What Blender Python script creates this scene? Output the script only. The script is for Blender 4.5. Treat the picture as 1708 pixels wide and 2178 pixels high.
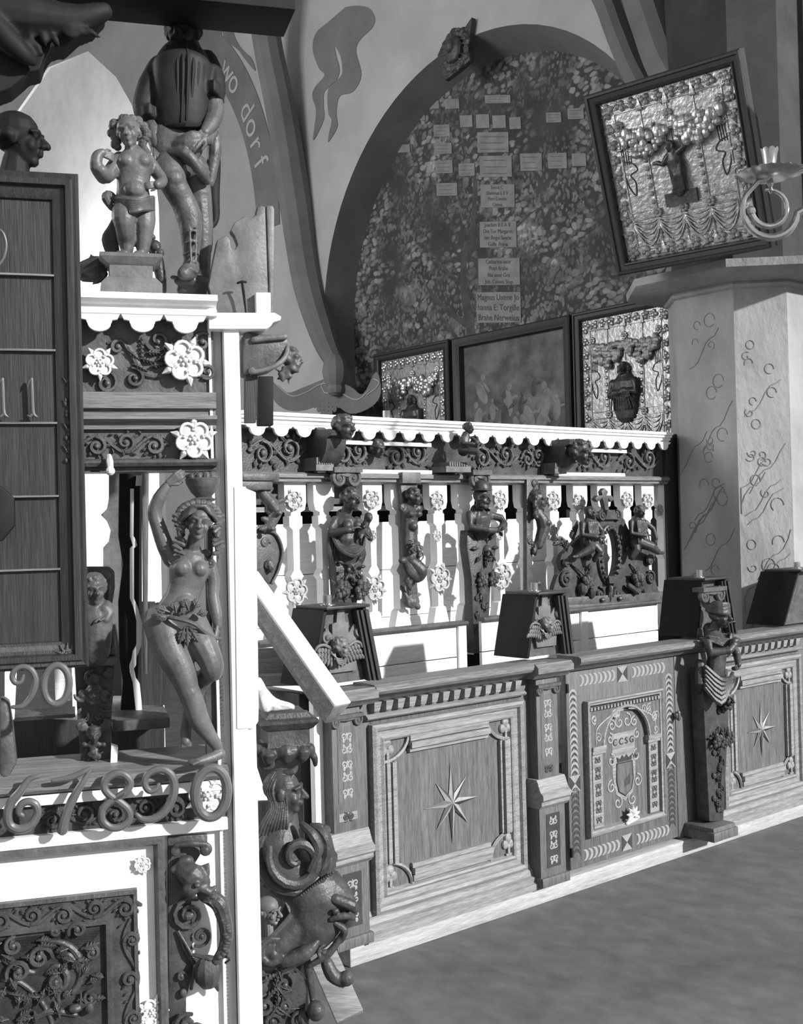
import bpy, bmesh, math, random
from math import sin, cos, pi, radians, atan2, sqrt, hypot
from mathutils import Vector, Matrix, Euler
for o in list(bpy.data.objects): bpy.data.objects.remove(o)
SC = bpy.context.scene; COL = SC.collection
# ------------------------------------------------------------- camera
FPX, ROLL, PITCH, EYE = 2455.0, 0.025, 0.0106, 1.65
_R = Vector((1, 0, 0)); _U = Vector((0, -sin(PITCH), cos(PITCH))); _F = Vector((0, cos(PITCH), sin(PITCH)))
cam = bpy.data.cameras.new('camera'); cam.sensor_fit = 'HORIZONTAL'; cam.sensor_width = 36; cam.lens = 36*FPX/1708
cam.clip_start = 0.05
co = bpy.data.objects.new('camera', cam); COL.objects.link(co)
_cx = cos(ROLL)*_R - sin(ROLL)*_U; _cy = sin(ROLL)*_R + cos(ROLL)*_U
co.matrix_world = Matrix(((_cx.x, _cy.x, -_F.x, 0), (_cx.y, _cy.y, -_F.y, 0), (_cx.z, _cy.z, -_F.z, EYE), (0, 0, 0, 1)))
SC.camera = co
# ------------------------------------------------------------- light
SC.view_settings.view_transform = 'Standard'; SC.view_settings.look = 'None'
SC.view_settings.gamma = 1; SC.view_settings.use_curve_mapping = False
SC.view_settings.exposure = 0.0
W = bpy.data.worlds.new('daylight'); SC.world = W; W.use_nodes = True
W.node_tree.nodes['Background'].inputs[0].default_value = (1, 1, 1, 1)
W.node_tree.nodes['Background'].inputs[1].default_value = 0.60
def sun(name, to, e, ang):
    l = bpy.data.lights.new(name, 'SUN'); l.energy = e; l.angle = radians(ang)
    o = bpy.data.objects.new(name, l); COL.objects.link(o)
    o.rotation_euler = Vector(to).to_track_quat('Z', 'Y').to_euler(); o.location = Vector(to)*12
sun('window_sunlight', (0.81, -0.50, 0.42), 6.2, 1.8)
def area(name, loc, at, e, sx, sy):
    l = bpy.data.lights.new(name, 'AREA'); l.energy = e; l.shape = 'RECTANGLE'; l.size = sx; l.size_y = sy
    o = bpy.data.objects.new(name, l); COL.objects.link(o); o.location = loc
    o.rotation_euler = (Vector(loc)-Vector(at)).to_track_quat('Z', 'Y').to_euler()
area('left_fill_light', (-6.5, 5.0, 4.6), (-.5, 9.6, 3.6), 330, 3, 3)  # added fill lamp that brightens the back wall from the unseen left side
# ------------------------------------------------------------- materials
def mat(name, c1, c2=None, kind='plain', scale=8, rough=0.6, metal=0, bump=0.0, bscale=40, stretch=(1, 1, 1), spec=0.4):
    m = bpy.data.materials.new(name); m.use_nodes = True; nt = m.node_tree; N = nt.nodes; L = nt.links
    p = N['Principled BSDF']; p.inputs['Roughness'].default_value = rough; p.inputs['Metallic'].default_value = metal
    p.inputs['Specular IOR Level'].default_value = spec
    c2 = c1 if c2 is None else c2
    tc = N.new('ShaderNodeTexCoord'); mp = N.new('ShaderNodeMapping'); L.new(tc.outputs['Object'], mp.inputs[0])
    mp.inputs['Scale'].default_value = stretch
    nz = N.new('ShaderNodeTexNoise'); nz.inputs['Scale'].default_value = scale; nz.inputs['Detail'].default_value = 8
    nz.inputs['Roughness'].default_value = 0.62
    L.new(mp.outputs[0], nz.inputs['Vector'])
    rp = N.new('ShaderNodeValToRGB'); e = rp.color_ramp.elements
    e[0].position, e[1].position = 0.32, 0.68
    e[0].color = (c1, c1, c1, 1); e[1].color = (c2, c2, c2, 1)
    src = nz.outputs['Fac']
    if kind == 'wood':
        nz.inputs['Distortion'].default_value = 0.6
        n2 = N.new('ShaderNodeTexNoise'); n2.inputs['Scale'].default_value = scale*6; n2.inputs['Detail'].default_value = 5
        L.new(mp.outputs[0], n2.inputs['Vector'])
        mx = N.new('ShaderNodeMath'); mx.operation = 'MULTIPLY_ADD'; L.new(n2.outputs['Fac'], mx.inputs[0]); mx.inputs[1].default_value = 0.5
        m2 = N.new('ShaderNodeMath'); m2.operation = 'MULTIPLY_ADD'; L.new(nz.outputs['Fac'], m2.inputs[0]); m2.inputs[1].default_value = 0.5; m2.inputs[2].default_value = 0
        L.new(m2.outputs[0], mx.inputs[2]); src = mx.outputs[0]; e[0].position, e[1].position = 0.36, 0.64
    L.new(src, rp.inputs[0]); L.new(rp.outputs[0], p.inputs['Base Color'])
    if bump:
        n3 = N.new('ShaderNodeTexNoise'); n3.inputs['Scale'].default_value = bscale; n3.inputs['Detail'].default_value = 6
        L.new(mp.outputs[0], n3.inputs['Vector'])
        b = N.new('ShaderNodeBump'); b.inputs['Strength'].default_value = bump; b.inputs['Distance'].default_value = 0.01
        L.new(n3.outputs['Fac'], b.inputs['Height']); L.new(b.outputs[0], p.inputs['Normal'])
    m['nodes'] = 1
    return m
VS = (11, 11, .6); HS = (.6, 11, 11)
M = {
 'oak':   mat('weathered oak', .055, .165, 'wood', 6, .55, stretch=VS, bump=.25, bscale=30),
 'oakh':  mat('weathered oak rail', .08, .24, 'wood', 6, .5, stretch=HS, bump=.25, bscale=30),
 'sill': mat('pale sill timber', .26, .5, 'wood', 6, .6, stretch=HS, bump=.2, bscale=30),
 'oakl':  mat('pale worn oak', .13, .33, 'wood', 6, .5, stretch=HS, bump=.2, bscale=30),
 'oaklv': mat('pale worn upright oak', .20, .44, 'wood', 6, .5, stretch=VS, bump=.2, bscale=30),
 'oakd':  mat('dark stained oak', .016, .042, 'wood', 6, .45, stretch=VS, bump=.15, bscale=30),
 'oakdh': mat('dark stained oak rail', .022, .06, 'wood', 6, .45, stretch=HS, bump=.15, bscale=30),
 'carve': mat('dark carved oak', .028, .075, 'plain', 22, .42, bump=.22, bscale=110, spec=.4),
 'carvem': mat('brown carved oak', .05, .115, 'plain', 22, .45, bump=.2, bscale=110, spec=.4),
 'carvel': mat('greyed carved oak', .085, .19, 'plain', 16, .48, bump=.13, bscale=110, spec=.4),
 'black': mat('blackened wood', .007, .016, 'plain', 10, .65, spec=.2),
 'vine': mat('grey outline paint', .17, .24, 'plain', 20, .85), 'piershade': mat('shade-toned upper pier', .03, .06, 'plain', 3, .9),  # upper pier: the shadow up there is put into its near-black colour
 'white': mat('white painted wood', .78, .9, 'plain', 9, .6, bump=.1, bscale=30),
 'whiteb': mat('whitewashed boards', .62, .9, 'wood', 5, .6, stretch=HS, bump=.15, bscale=20),
 'rosg': mat('greyed rosette paint', .28, .5, 'plain', 30, .5, bump=.2, bscale=60),
 'stonew': mat('white rosette paint', .5, .75, 'plain', 20, .5, bump=.15, bscale=60),
 'plaster': mat('grey plaster', .34, .46, 'plain', 1.6, .85, bump=.25, bscale=6),
 'plasterd': mat('dark grey painted plaster', .13, .19, 'plain', 2.2, .85, bump=.25, bscale=6),
 'plasterw': mat('bright limewashed plaster', .6, .75, 'plain', 2, .85, bump=.25, bscale=6),
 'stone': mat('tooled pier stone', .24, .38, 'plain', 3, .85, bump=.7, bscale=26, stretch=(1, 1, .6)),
 'stoned': mat('grey capital stone', .13, .22, 'plain', 3, .85, bump=.9, bscale=26),
 'floor': mat('worn floor boards', .085, .15, 'wood', 2.2, .8, stretch=(.9, .6, 1), bump=.15, bscale=12),
 'silver': mat('embossed silver', .26, .56, 'plain', 22, .36, .7, bump=.5, bscale=34),
 'silverd': mat('darkened embossed metal', .035, .10, 'plain', 18, .4, .5, bump=.3, bscale=30),
 'brass': mat('polished brass', .35, .55, 'plain', 10, .25, .9),
 'ink': mat('dark ink', .03, .03), 'paper': mat('pale painted tablet', .17, .26, 'plain', 9, .8),
 'inlayl': mat('light inlay', .23, .32, 'plain', 30, .5), 'inlayd': mat('dark inlay', .03, .05, 'plain', 30, .5),
 'digit': mat('turned metal numeral', .09, .17, 'plain', 10, .32, .3),
 'carvev': mat('varnished carved oak', .065, .14, 'plain', 16, .45, bump=.12, bscale=110, spec=.4),
 'pitch': mat('unlit interior', .006, .012),
}
# ------------------------------------------------------------- frames: local x along the plane, y into it, z up
class Frame:
    def __init__(s, o, deg):
        s.o = Vector((o[0], o[1], 0)); t = radians(deg); s.deg = deg
        s.X = Vector((cos(t), sin(t), 0)); s.Y = Vector((-sin(t), cos(t), 0))
    def at(s, px, py, off=0.0):
        a = (px-854)/FPX; b = (1089-py)/FPX
        A = a*cos(ROLL)+b*sin(ROLL); Bq = -a*sin(ROLL)+b*cos(ROLL)
        d = _F+A*_R+Bq*_U; c = Vector((0, 0, EYE))
        k = ((s.o-c).dot(s.Y)+off)/d.dot(s.Y); p = c+k*d
        return Vector(((p-s.o).dot(s.X), off, p.z))
    def xz(s, pts, off=0.0):
        r = [s.at(x, y, off) for x, y in pts]; return [(q.x, q.z) for q in r]
    def w(s, v): return s.o+s.X*v[0]+s.Y*v[1]+Vector((0, 0, v[2]))
PEW = Frame((-.2266, 4.364), 40); WALL = Frame((1.5762, 8.0), -50); LEFT = Frame((-.564, 2.5), 16)
# ------------------------------------------------------------- mesh builder
class B:
    def __init__(s): s.v = []; s.f = []
    def add(s, v, f):
        n = len(s.v); s.v += [tuple(q) for q in v]; s.f += [tuple(n+i for i in q) for q in f]; return s
    def box(s, x0, y0, z0, x1, y1, z1):
        return s.add([(x, y, z) for x in (x0, x1) for y in (y0, y1) for z in (z0, z1)],
                     [(0, 1, 3, 2), (4, 6, 7, 5), (0, 4, 5, 1), (2, 3, 7, 6), (0, 2, 6, 4), (1, 5, 7, 3)])
    def beam(s, a, b, w, h, up=(0, 0, 1)):
        a = Vector(a); b = Vector(b); d = (b-a).normalized(); r = d.cross(Vector(up)).normalized(); u = r.cross(d)
        v = [p+r*i*w/2+u*j*h/2 for p in (a, b) for i, j in ((-1, -1), (1, -1), (1, 1), (-1, 1))]
        return s.add(v, [(0, 3, 2, 1), (4, 5, 6, 7)]+[(i, (i+1) % 4, 4+(i+1) % 4, 4+i) for i in range(4)])
    def plate(s, out, y0, y1):                     # outline (x, z) given thickness along y
        n = len(out)
        A = sum(out[i][0]*out[(i+1) % n][1]-out[(i+1) % n][0]*out[i][1] for i in range(n))
        if A < 0: out = out[::-1]
        v = [(x, y0, z) for x, z in out]+[(x, y1, z) for x, z in out]
        return s.add(v, [tuple(range(n)), tuple(range(2*n-1, n-1, -1))]+[(i, n+i, n+(i+1) % n, (i+1) % n) for i in range(n)])
    def loops(s, L, closed=True, cap=(0, 0)):      # stitch equal-length point loops
        n = len(L[0]); v = [p for l in L for p in l]; f = []
        for k in range(len(L)-1):
            for i in range(n if closed else n-1):
                f.append((k*n+i, k*n+(i+1) % n, (k+1)*n+(i+1) % n, (k+1)*n+i))
        if cap[0]: f.append(tuple(range(n-1, -1, -1)))
        if cap[1]: f.append(tuple(range((len(L)-1)*n, len(L)*n)))
        return s.add(v, f)
    def mould(s, x0, z0, x1, z1, prof, y=0.0, cap=False):   # mitred frame: prof = (inset, projection)
        L = []
        for i, h in prof: L.append([(x0+i, y-h, z0+i), (x1-i, y-h, z0+i), (x1-i, y-h, z1-i), (x0+i, y-h, z1-i)])
        return s.loops(L, True, (0, 1 if cap else 0))
    def sweep(s, prof, x0, x1):                    # profile of (y, z) run along x
        A = [(x0, y, z) for y, z in prof]; C = [(x1, y, z) for y, z in prof]
        return s.loops([A, C], True, (1, 1))
    def tube(s, pts, r, n=8, sy=1.0, ends=True):
        P = [Vector(p) for p in pts]; m = len(P)
        R = list(r) if hasattr(r, '__len__') else [r]*m
        if len(R) != m:
            R = [R[int(i*(len(R)-1)/(m-1))]+(R[min(len(R)-1, int(i*(len(R)-1)/(m-1))+1)]-R[int(i*(len(R)-1)/(m-1))])*((i*(len(R)-1)/(m-1)) % 1) for i in range(m)]
        if ends:
            d0 = (P[0]-P[1]).normalized(); d1 = (P[-1]-P[-2]).normalized(); a, b = R[0], R[-1]
            P = [P[0]+d0*a*.92, P[0]+d0*a*.6]+P+[P[-1]+d1*b*.6, P[-1]+d1*b*.92]; R = [a*.38, a*.8]+R+[b*.8, b*.38]; m += 4
        t = [(P[min(i+1, m-1)]-P[max(i-1, 0)]).normalized() for i in range(m)]
        ref = Vector((0, 1, 0)) if abs(t[0].y) < .9 else Vector((1, 0, 0))
        u = t[0].cross(ref).normalized(); L = []
        for i in range(m):
            u = (u-t[i]*u.dot(t[i])).normalized(); w = t[i].cross(u)
            ring = []
            for k in range(n):
                o = (u*cos(2*pi*k/n)+w*sin(2*pi*k/n))*R[i]
                if sy != 1: o.y *= sy
                ring.append(P[i]+o)
            L.append(ring)
        return s.loops(L, True, (1, 1))
    def ell(s, c, r, rot=None, n=10):
        if not hasattr(r, '__len__'): r = (r, r, r)
        m = max(5, n//2+1); v = []; c = Vector(c); E = Euler(rot).to_matrix() if rot else None
        for i in range(1, m):
            a = pi*i/m
            for k in range(n):
                q = Vector((r[0]*sin(a)*cos(2*pi*k/n), r[1]*sin(a)*sin(2*pi*k/n), r[2]*cos(a)))
                v.append(c+(E @ q if E else q))
        t = Vector((0, 0, r[2])); v += [c+(E @ t if E else t), c-(E @ t if E else t)]
        f = [(i*n+k, (i+1)*n+k, (i+1)*n+(k+1) % n, i*n+(k+1) % n) for i in range(m-2) for k in range(n)]
        T = (m-1)*n
        f += [(T, k, (k+1) % n) for k in range(n)]+[(T+1, (m-2)*n+(k+1) % n, (m-2)*n+k) for k in range(n)]
        return s.add(v, f)
    def lathe(s, prof, c, n=20, axis='z'):
        L = []
        for r, h in prof:
            ring = []
            for k in range(n):
                x, y = r*cos(2*pi*k/n), r*sin(2*pi*k/n)
                q = (x, y, h) if axis == 'z' else ((x, h, y) if axis == 'y' else (h, x, y))
                ring.append((c[0]+q[0], c[1]+q[1], c[2]+q[2]))
            L.append(ring)
        return s.loops(L, True, (1, 1))
    def join(s, o, mx=None):
        return s.add([mx @ Vector(p) for p in o.v] if mx else o.v, o.f)
    def build(s, name, m, t=None, vox=0, smooth=2, bev=0, ang=27, org=None, flat=False):
        return build(s, name, m, t, vox, smooth, bev, ang, org, flat)
def linked(name, me, t, org):
    o = bpy.data.objects.new(name, me); COL.objects.link(o)
    if t is not None: o.parent = t
    return o
def remeshed(me, vox, smooth, bev=0):
    o = bpy.data.objects.new('temporary', me); COL.objects.link(o)
    if vox:
        q = o.modifiers.new('r', 'REMESH'); q.mode = 'VOXEL'; q.voxel_size = vox; q.use_smooth_shade = True
        if smooth: q = o.modifiers.new('s', 'SMOOTH'); q.factor = .5; q.iterations = smooth
    else:
        q = o.modifiers.new('b', 'BEVEL'); q.width = bev; q.segments = 2; q.limit_method = 'ANGLE'; q.angle_limit = radians(40)
    dg = bpy.context.evaluated_depsgraph_get(); m2 = bpy.data.meshes.new_from_object(o.evaluated_get(dg))
    bpy.data.objects.remove(o); bpy.data.meshes.remove(me); return m2
def build(b, name, m, t=None, vox=0, smooth=2, bev=0, ang=27, org=None, flat=False, extra=None):
    """t: a thing (Empty made by thing()) - verts are in its frame; org overrides the subtracted origin"""
    if org is None:
        q = t
        while q is not None and 'org' not in q: q = q.parent
        org = Vector(q['org']) if q is not None else Vector((0, 0, 0))
    me = bpy.data.meshes.new(name); me.from_pydata([Vector(p)-org for p in b.v], [], b.f); me.update()
    bm = bmesh.new(); bm.from_mesh(me); bmesh.ops.recalc_face_normals(bm, faces=bm.faces); bm.to_mesh(me); bm.free()
    if vox or bev: me = remeshed(me, vox, smooth, bev); me.name = name
    if extra is not None and extra[0].v:              # fine pieces (hands) sculpted at their own resolution and merged in
        e = bpy.data.meshes.new('e'); e.from_pydata([Vector(p)-org for p in extra[0].v], [], extra[0].f); e = remeshed(e, extra[1], 1)
        bm = bmesh.new(); bm.from_mesh(me); bm.from_mesh(e); bm.to_mesh(me); bm.free(); bpy.data.meshes.remove(e)
    me.materials.clear(); me.materials.append(M[m] if isinstance(m, str) else m)
    for p in me.polygons: p.material_index = 0
    if not flat:
        me.polygons.foreach_set('use_smooth', [True]*len(me.polygons))
        if not vox: me.set_sharp_from_angle(angle=radians(ang))
    return linked(name, me, t, org)
def props(o, label=None, cat=None, group=None, kind=None):
    if label: o['label'] = label
    if cat: o['category'] = cat
    if group: o['group'] = group
    if kind: o['kind'] = kind
    return o
def thing(name, fr, org, label, cat, group=None):
    e = bpy.data.objects.new(name, None); e.empty_display_size = .05; COL.objects.link(e)
    e.location = fr.w(org); e.rotation_euler = (0, 0, radians(fr.deg)); e['org'] = tuple(org)
    return props(e, label, cat, group)
def solo(b, name, m, fr, org, label, cat, group=None, **k):   # a thing that is one mesh
    o = build(b, name, m, None, org=Vector(org), **k); o.location = fr.w(org); o.rotation_euler = (0, 0, radians(fr.deg))
    return props(o, label, cat, group)
def struct(b, name, m, fr, **k):
    o = build(b, name, m, None, org=Vector((0, 0, 0)), **k); o.location = fr.w((0, 0, 0)); o.rotation_euler = (0, 0, radians(fr.deg))
    o['kind'] = 'structure'; return o
def arc(cx, cz, r, a0, a1, n=16, rz=None):
    rz = r if rz is None else rz
    return [(cx+r*cos(radians(a0+(a1-a0)*i/n)), cz+rz*sin(radians(a0+(a1-a0)*i/n))) for i in range(n+1)]
def spiral(cx, cz, r, a0, turns, n=18, r1=0.12):
    out = []
    for i in range(n+1):
        t = i/n; k = r*((1-t)+r1*t); a = radians(a0)+turns*2*pi*t
        out.append((cx+k*cos(a), cz+k*sin(a)))
    return out
def crv(pts, n=8):                                   # Catmull-Rom through points of any dimension
    P = [Vector(p) for p in pts]; out = []
    for i in range(len(P)-1):
        a, b, c, d = P[max(i-1, 0)], P[i], P[i+1], P[min(i+2, len(P)-1)]
        for k in range(n):
            t = k/n
            out.append(.5*(2*b+(c-a)*t+(2*a-5*b+4*c-d)*t*t+(3*b-a-3*c+d)*t**3))
    return out+[P[-1]]
def y3(pts, y): return [(p[0], y, p[1]) for p in pts]
def copy_tree(o, parent=None):
    c = o.copy(); COL.objects.link(c)
    if parent: c.parent = parent
    for ch in [q for q in bpy.data.objects if q.parent == o]: copy_tree(ch, c)
    return c
def textmesh(txt, size, name, m, t, x, y, z, align='CENTER', ext=.001, font_shear=0):
    cu = bpy.data.curves.new('t', 'FONT'); cu.body = txt; cu.size = size; cu.align_x = align; cu.extrude = ext; cu.shear = font_shear
    o = bpy.data.objects.new('t', cu); COL.objects.link(o)
    dg = bpy.context.evaluated_depsgraph_get(); me = bpy.data.meshes.new_from_object(o.evaluated_get(dg))
    bpy.data.objects.remove(o); me.materials.clear(); me.materials.append(M[m])
    q = t
    while 'org' not in q: q = q.parent
    org = Vector(q['org'])
    me.transform(Matrix.Translation(Vector((x, y, z))-org) @ Matrix.Rotation(pi/2, 4, 'X'))
    return linked(name, me, t, org)
# ============================================================= carving kit
def scroll(b, cx, cz, r, a0, turns, rad, y, n=18, ball=True):
    p = spiral(cx, cz, r, a0, turns, n); b.tube(y3(p, y), [rad*.7, rad, rad*.8, rad*.6], 6)
    if ball: b.ell((p[-1][0], y, p[-1][1]), rad*1.25, n=8)
def leaf(b, x, z, L, w, ang, y, th=None):              # lobed acanthus leaf with a raised rib
    th = th or w*.5; a = radians(ang); c, s_ = cos(a), sin(a)
    for t, k in ((.30, .8), (.55, .7), (.78, .5)):
        for d in (-1, 1):
            e = a+d*.75; q = (x+c*L*t*.8+cos(e)*w*k*.36, y, z+s_*L*t*.8+sin(e)*w*k*.36); b.ell(q, (w*k*.5, th*.75, w*.17), (0, -e, 0), 7)
    b.ell((x+c*L/2, y, z+s_*L/2), (L/2, th*.8, w*.24), (0, -a, 0), 8)
    b.tube([(x, y-th*.5, z), (x+c*L*.5, y-th*.95, z+s_*L*.5), (x+c*L*.93, y-th*.4, z+s_*L*.93)], [w*.08, w*.07, w*.03], 5)
def vine(b, x0, z0, x1, z1, y, seed=0, rad=.006, n=None, vert=False):
    """wave stem with scrolls and leaves filling the rectangle"""
    rnd = random.Random(seed); Lx, Lz = (x1-x0, z1-z0)
    if vert: Lx, Lz = Lz, Lx
    n = n or max(2, int(round(Lx/(Lz*1.05))))
    def q(u, w): return (x0+w, z0+u) if vert else (x0+u, z0+w)
    st = Lx/n; pts = []
    for i in range(n*8+1): u = Lx*i/(n*8); pts.append(q(u, Lz*(.5+.32*sin(pi*u/st))))
    b.tube(y3(pts, y), rad, 6)
    for i in range(n):
        up = 1 if i % 2 == 0 else -1; cu, cw = st*(i+.5), Lz*(.5-.08*up); r = min(Lz*.36, st*.46)
        sp = spiral(0, 0, r, 90 if up > 0 else -90, up*-1.45+rnd.uniform(-.1, .1), 20)
        b.tube([(*[(q(cu+a, cw+c))[0]], y-rad*.6, q(cu+a, cw+c)[1]) for a, c in sp], [rad, rad*1.25, rad*.9, rad*.7], 6)
        ce = q(cu, cw); b.ell((ce[0], y-rad, ce[1]), (r*.3, rad*1.6, r*.3), n=8)
        for k in range(8):
            a = k*45+rnd.uniform(-15, 15); p = q(cu+r*.85*cos(radians(a)), cw+r*.85*sin(radians(a)))
            leaf(b, p[0], p[1], r*rnd.uniform(.55, .85), r*.42, a+rnd.uniform(-50, 50), y, rad*1.1)
        for s_ in (-1, 1):
            p = q(cu+s_*st*.42, Lz*(.5+.38*up*rnd.choice((-1, 1)))); leaf(b, p[0], p[1], r*.7, r*.34, rnd.uniform(0, 360), y, rad*1.2)
def rosette_parts(x, y, z, r, rot=0, five=True):
    """five petals with a curled rim, boss of beads, pointed sepals"""
    pb, cb, lb = B(), B(), B(); k = 5 if five else 4
    for i in range(k):
        a = radians(rot+90+360*i/k); c = (x+cos(a)*r*.5, z+sin(a)*r*.5)
        pb.ell((c[0], y-.05*r, c[1]), (r*.36, r*.13, r*.36), n=12)
        rim = [(c[0]+r*.33*cos(a+t), y-.2*r, c[1]+r*.33*sin(a+t)) for t in [(-1+j/4.5)*2.0 for j in range(10)]]
        pb.tube(rim, r*.085, 6)
        w = a+pi/k
        t1 = (x+cos(w)*r*1.12, z+sin(w)*r*1.12)
        lb.tube([(x+cos(w)*r*.55, y, z+sin(w)*r*.55), (x+cos(w)*r*.85, y-r*.14, z+sin(w)*r*.85), (t1[0], y-r*.1, t1[1])], [r*.14, r*.16, r*.03], 6)
    pb.ell((x, y, z), (r*.5, r*.16, r*.5), n=12)
    cb.ell((x, y-.2*r, z), (r*.13, r*.12, r*.13), n=10)
    for i in range(6): a = i*pi/3; cb.ell((x+cos(a)*r*.2, y-.2*r, z+sin(a)*r*.2), r*.085, n=7)
    return pb, cb, lb
def rosette(par, x, y, z, r, rot=0, m='stonew', name='rosette', five=True):
    pb, cb, lb = rosette_parts(x, y, z, r, rot, five)
    o = pb.build(name, m, par); o['label'] = 'pale carved rosette'
    for nm, bb in (('boss', cb), ('sepals', lb)): bb.build(nm, m, o)
    return o
def rosette_flat(par, x, y, z, r, rot=0, m='stonew', name='rosette'):   # as a sub-part: one mesh
    pb, cb, lb = rosette_parts(x, y, z, r, rot); pb.join(cb).join(lb)
    return pb.build(name, m, par)
def volute_cap(b, x0, x1, z, y, r):                # ionic capital
    b.box(x0, y-r*.9, z+r*.6, x1, y+r, z+r*1.2)
    for s_, x in ((1, x0+r), (-1, x1-r)):
        sp = spiral(x, z, r, 90, s_*1.6, 22, .1); b.tube(y3(sp, y-r*.3), [r*.34, r*.3, r*.24], 6); b.ell((x, y-r*.4, z), r*.26, n=8)
        b.ell((x, y, z), (r*.95, r*.5, r*.95), n=12)
    b.tube([(x0+r, y-r*.2, z+r*.55), ((x0+x1)/2, y-r*.35, z+r*.35), (x1-r, y-r*.2, z+r*.55)], r*.42, 6)
def fruit(b, x, y, z, r, seed=0, n=9):
    rnd = random.Random(seed)
    for i in range(n):
        a = i*2.4; q = r*.75*sqrt((i+.5)/n); rr = r*rnd.uniform(.28, .42)
        b.ell((x+q*cos(a), y-rr*.6-r*.3*(1-q/r), z+q*sin(a)), (rr, rr, rr*rnd.uniform(.9, 1.3)), n=9)
    for i in range(5): leaf(b, x+r*.6*cos(i*1.3), z+r*.6*sin(i*1.3), r*.8, r*.4, i*74+rnd.uniform(-20, 20), y, r*.12)
# ============================================================= floor, walls, vault
b = B(); b.box(-14, -4, -.1, 14, 22, 0); fl = struct(b, 'floor', 'floor', Frame((0, 0), 40))
def archpts(cx, cz, R, jz, a0=0, a1=180, n=40): return [(cx+R, jz)]+arc(cx, cz, R, a0, a1, n)+[(cx-R, jz)]
AC, AR, JZ = (-1.5, 3.5), 2.0, 0.0
LC, LR = (-7.1, 4.6), 2.52
# main wall with two round-headed recesses, built as one plate with notches
out = [(1.6, 0), (1.6, 9), (LC[0]+LR*.5, 9)]+arc(LC[0], LC[1], LR, 60, 0, 30)+[(LC[0]+LR, 0)]
out += [(AC[0]-AR, 0)]+arc(AC[0], AC[1], AR, 180, 0, 40)+[(AC[0]+AR, 0)]
b = B(); b.plate(out, 0, .06); struct(b, 'wall_back', 'plaster', WALL, ang=60)
# splayed painted reveal of the right recess
A = [(x, .0, z) for x, z in archpts(AC[0], AC[1], AR, 0)]; C = [(x, .32, z) for x, z in archpts(AC[0]-.06, AC[1], 1.90, 0)]
b = B(); b.loops([A, C], False); struct(b, 'trim_1', 'plasterd', WALL, ang=60)
# recess back wall is the painted mural
def mural_mat():
    m = bpy.data.materials.new('painted foliage'); m.use_nodes = True; nt = m.node_tree; N = nt.nodes; L = nt.links
    p = N['Principled BSDF']; p.inputs['Roughness'].default_value = .85
    tc = N.new('ShaderNodeTexCoord')
    def noise(sc, det=6, off=(0, 0, 0)):
        mp = N.new('ShaderNodeMapping'); mp.inputs['Location'].default_value = off; L.new(tc.outputs['Object'], mp.inputs[0])
        n = N.new('ShaderNodeTexNoise'); n.inputs['Scale'].default_value = sc; n.inputs['Detail'].default_value = det; L.new(mp.outputs[0], n.inputs['Vector']); return n
    def ramp(src, a, b_, c0=0, c1=1):
        r = N.new('ShaderNodeMapRange'); r.inputs[1].default_value = a; r.inputs[2].default_value = b_; r.inputs[3].default_value = c0; r.inputs[4].default_value = c1
        L.new(src, r.inputs[0]); return r.outputs[0]
    def op(o, a, b_):
        q = N.new('ShaderNodeMath'); q.operation = o
        for i, s_ in enumerate((a, b_)):
            if isinstance(s_, (int, float)): q.inputs[i].default_value = s_
            else: L.new(s_, q.inputs[i])
        return q.outputs[0]
    nd = noise(5, 3); mixv = N.new('ShaderNodeMixRGB'); mixv.blend_type = 'ADD'; mixv.inputs[0].default_value = .10
    L.new(tc.outputs['Object'], mixv.inputs[1]); L.new(nd.outputs['Color'], mixv.inputs[2])
    def leaves(sc, th, st):
        mp = N.new('ShaderNodeMapping'); mp.inputs['Scale'].default_value = st; L.new(mixv.outputs[0], mp.inputs[0])
        v = N.new('ShaderNodeTexVoronoi'); v.inputs['Scale'].default_value = sc; L.new(mp.outputs[0], v.inputs['Vector'])
        return ramp(v.outputs['Distance'], th, th*.75), v
    l1, v1 = leaves(14, .55, (1, .02, 1.6)); l2, v2 = leaves(21, .5, (1.5, .02, 1))
    cl = ramp(noise(2.1, 5, (3, 0, 1)).outputs['Fac'], .44, .56); c2 = ramp(noise(1.3, 4, (9, 0, 4)).outputs['Fac'], .4, .6)
    tone = N.new('ShaderNodeSeparateColor'); L.new(v1.outputs['Color'], tone.inputs[0])
    lit = op('MULTIPLY', l1, cl); lit = op('MAXIMUM', lit, op('MULTIPLY', l2, op('MULTIPLY', c2, .7)))
    lit = op('MULTIPLY', lit, op('ADD', op('MULTIPLY', tone.outputs[0], .7), .35))
    sky = ramp(noise(1.7, 7, (1, 0, 7)).outputs['Fac'], .60, .66)
    base = op('ADD', op('MULTIPLY', noise(3, 6).outputs['Fac'], .07), .008)
    col = op('ADD', base, op('MULTIPLY', lit, .23)); col = op('ADD', col, op('MULTIPLY', op('MULTIPLY', sky, op('SUBTRACT', 1, l2)), .16))
    cc = N.new('ShaderNodeCombineColor')
    for i in range(3): L.new(col, cc.inputs[i])
    L.new(cc.outputs[0], p.inputs['Base Color']); return m
M['mural'] = mural_mat()
MU = thing('wall_mural', WALL, (-1.5, .33, 0), 'dark painted mural of leafy family tree with pale name tablets inside the arch', 'mural')
b = B(); b.plate(archpts(AC[0]-.06, AC[1], 1.95, 0), .32, .40); b.build('painted_foliage', 'mural', MU)
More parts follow.
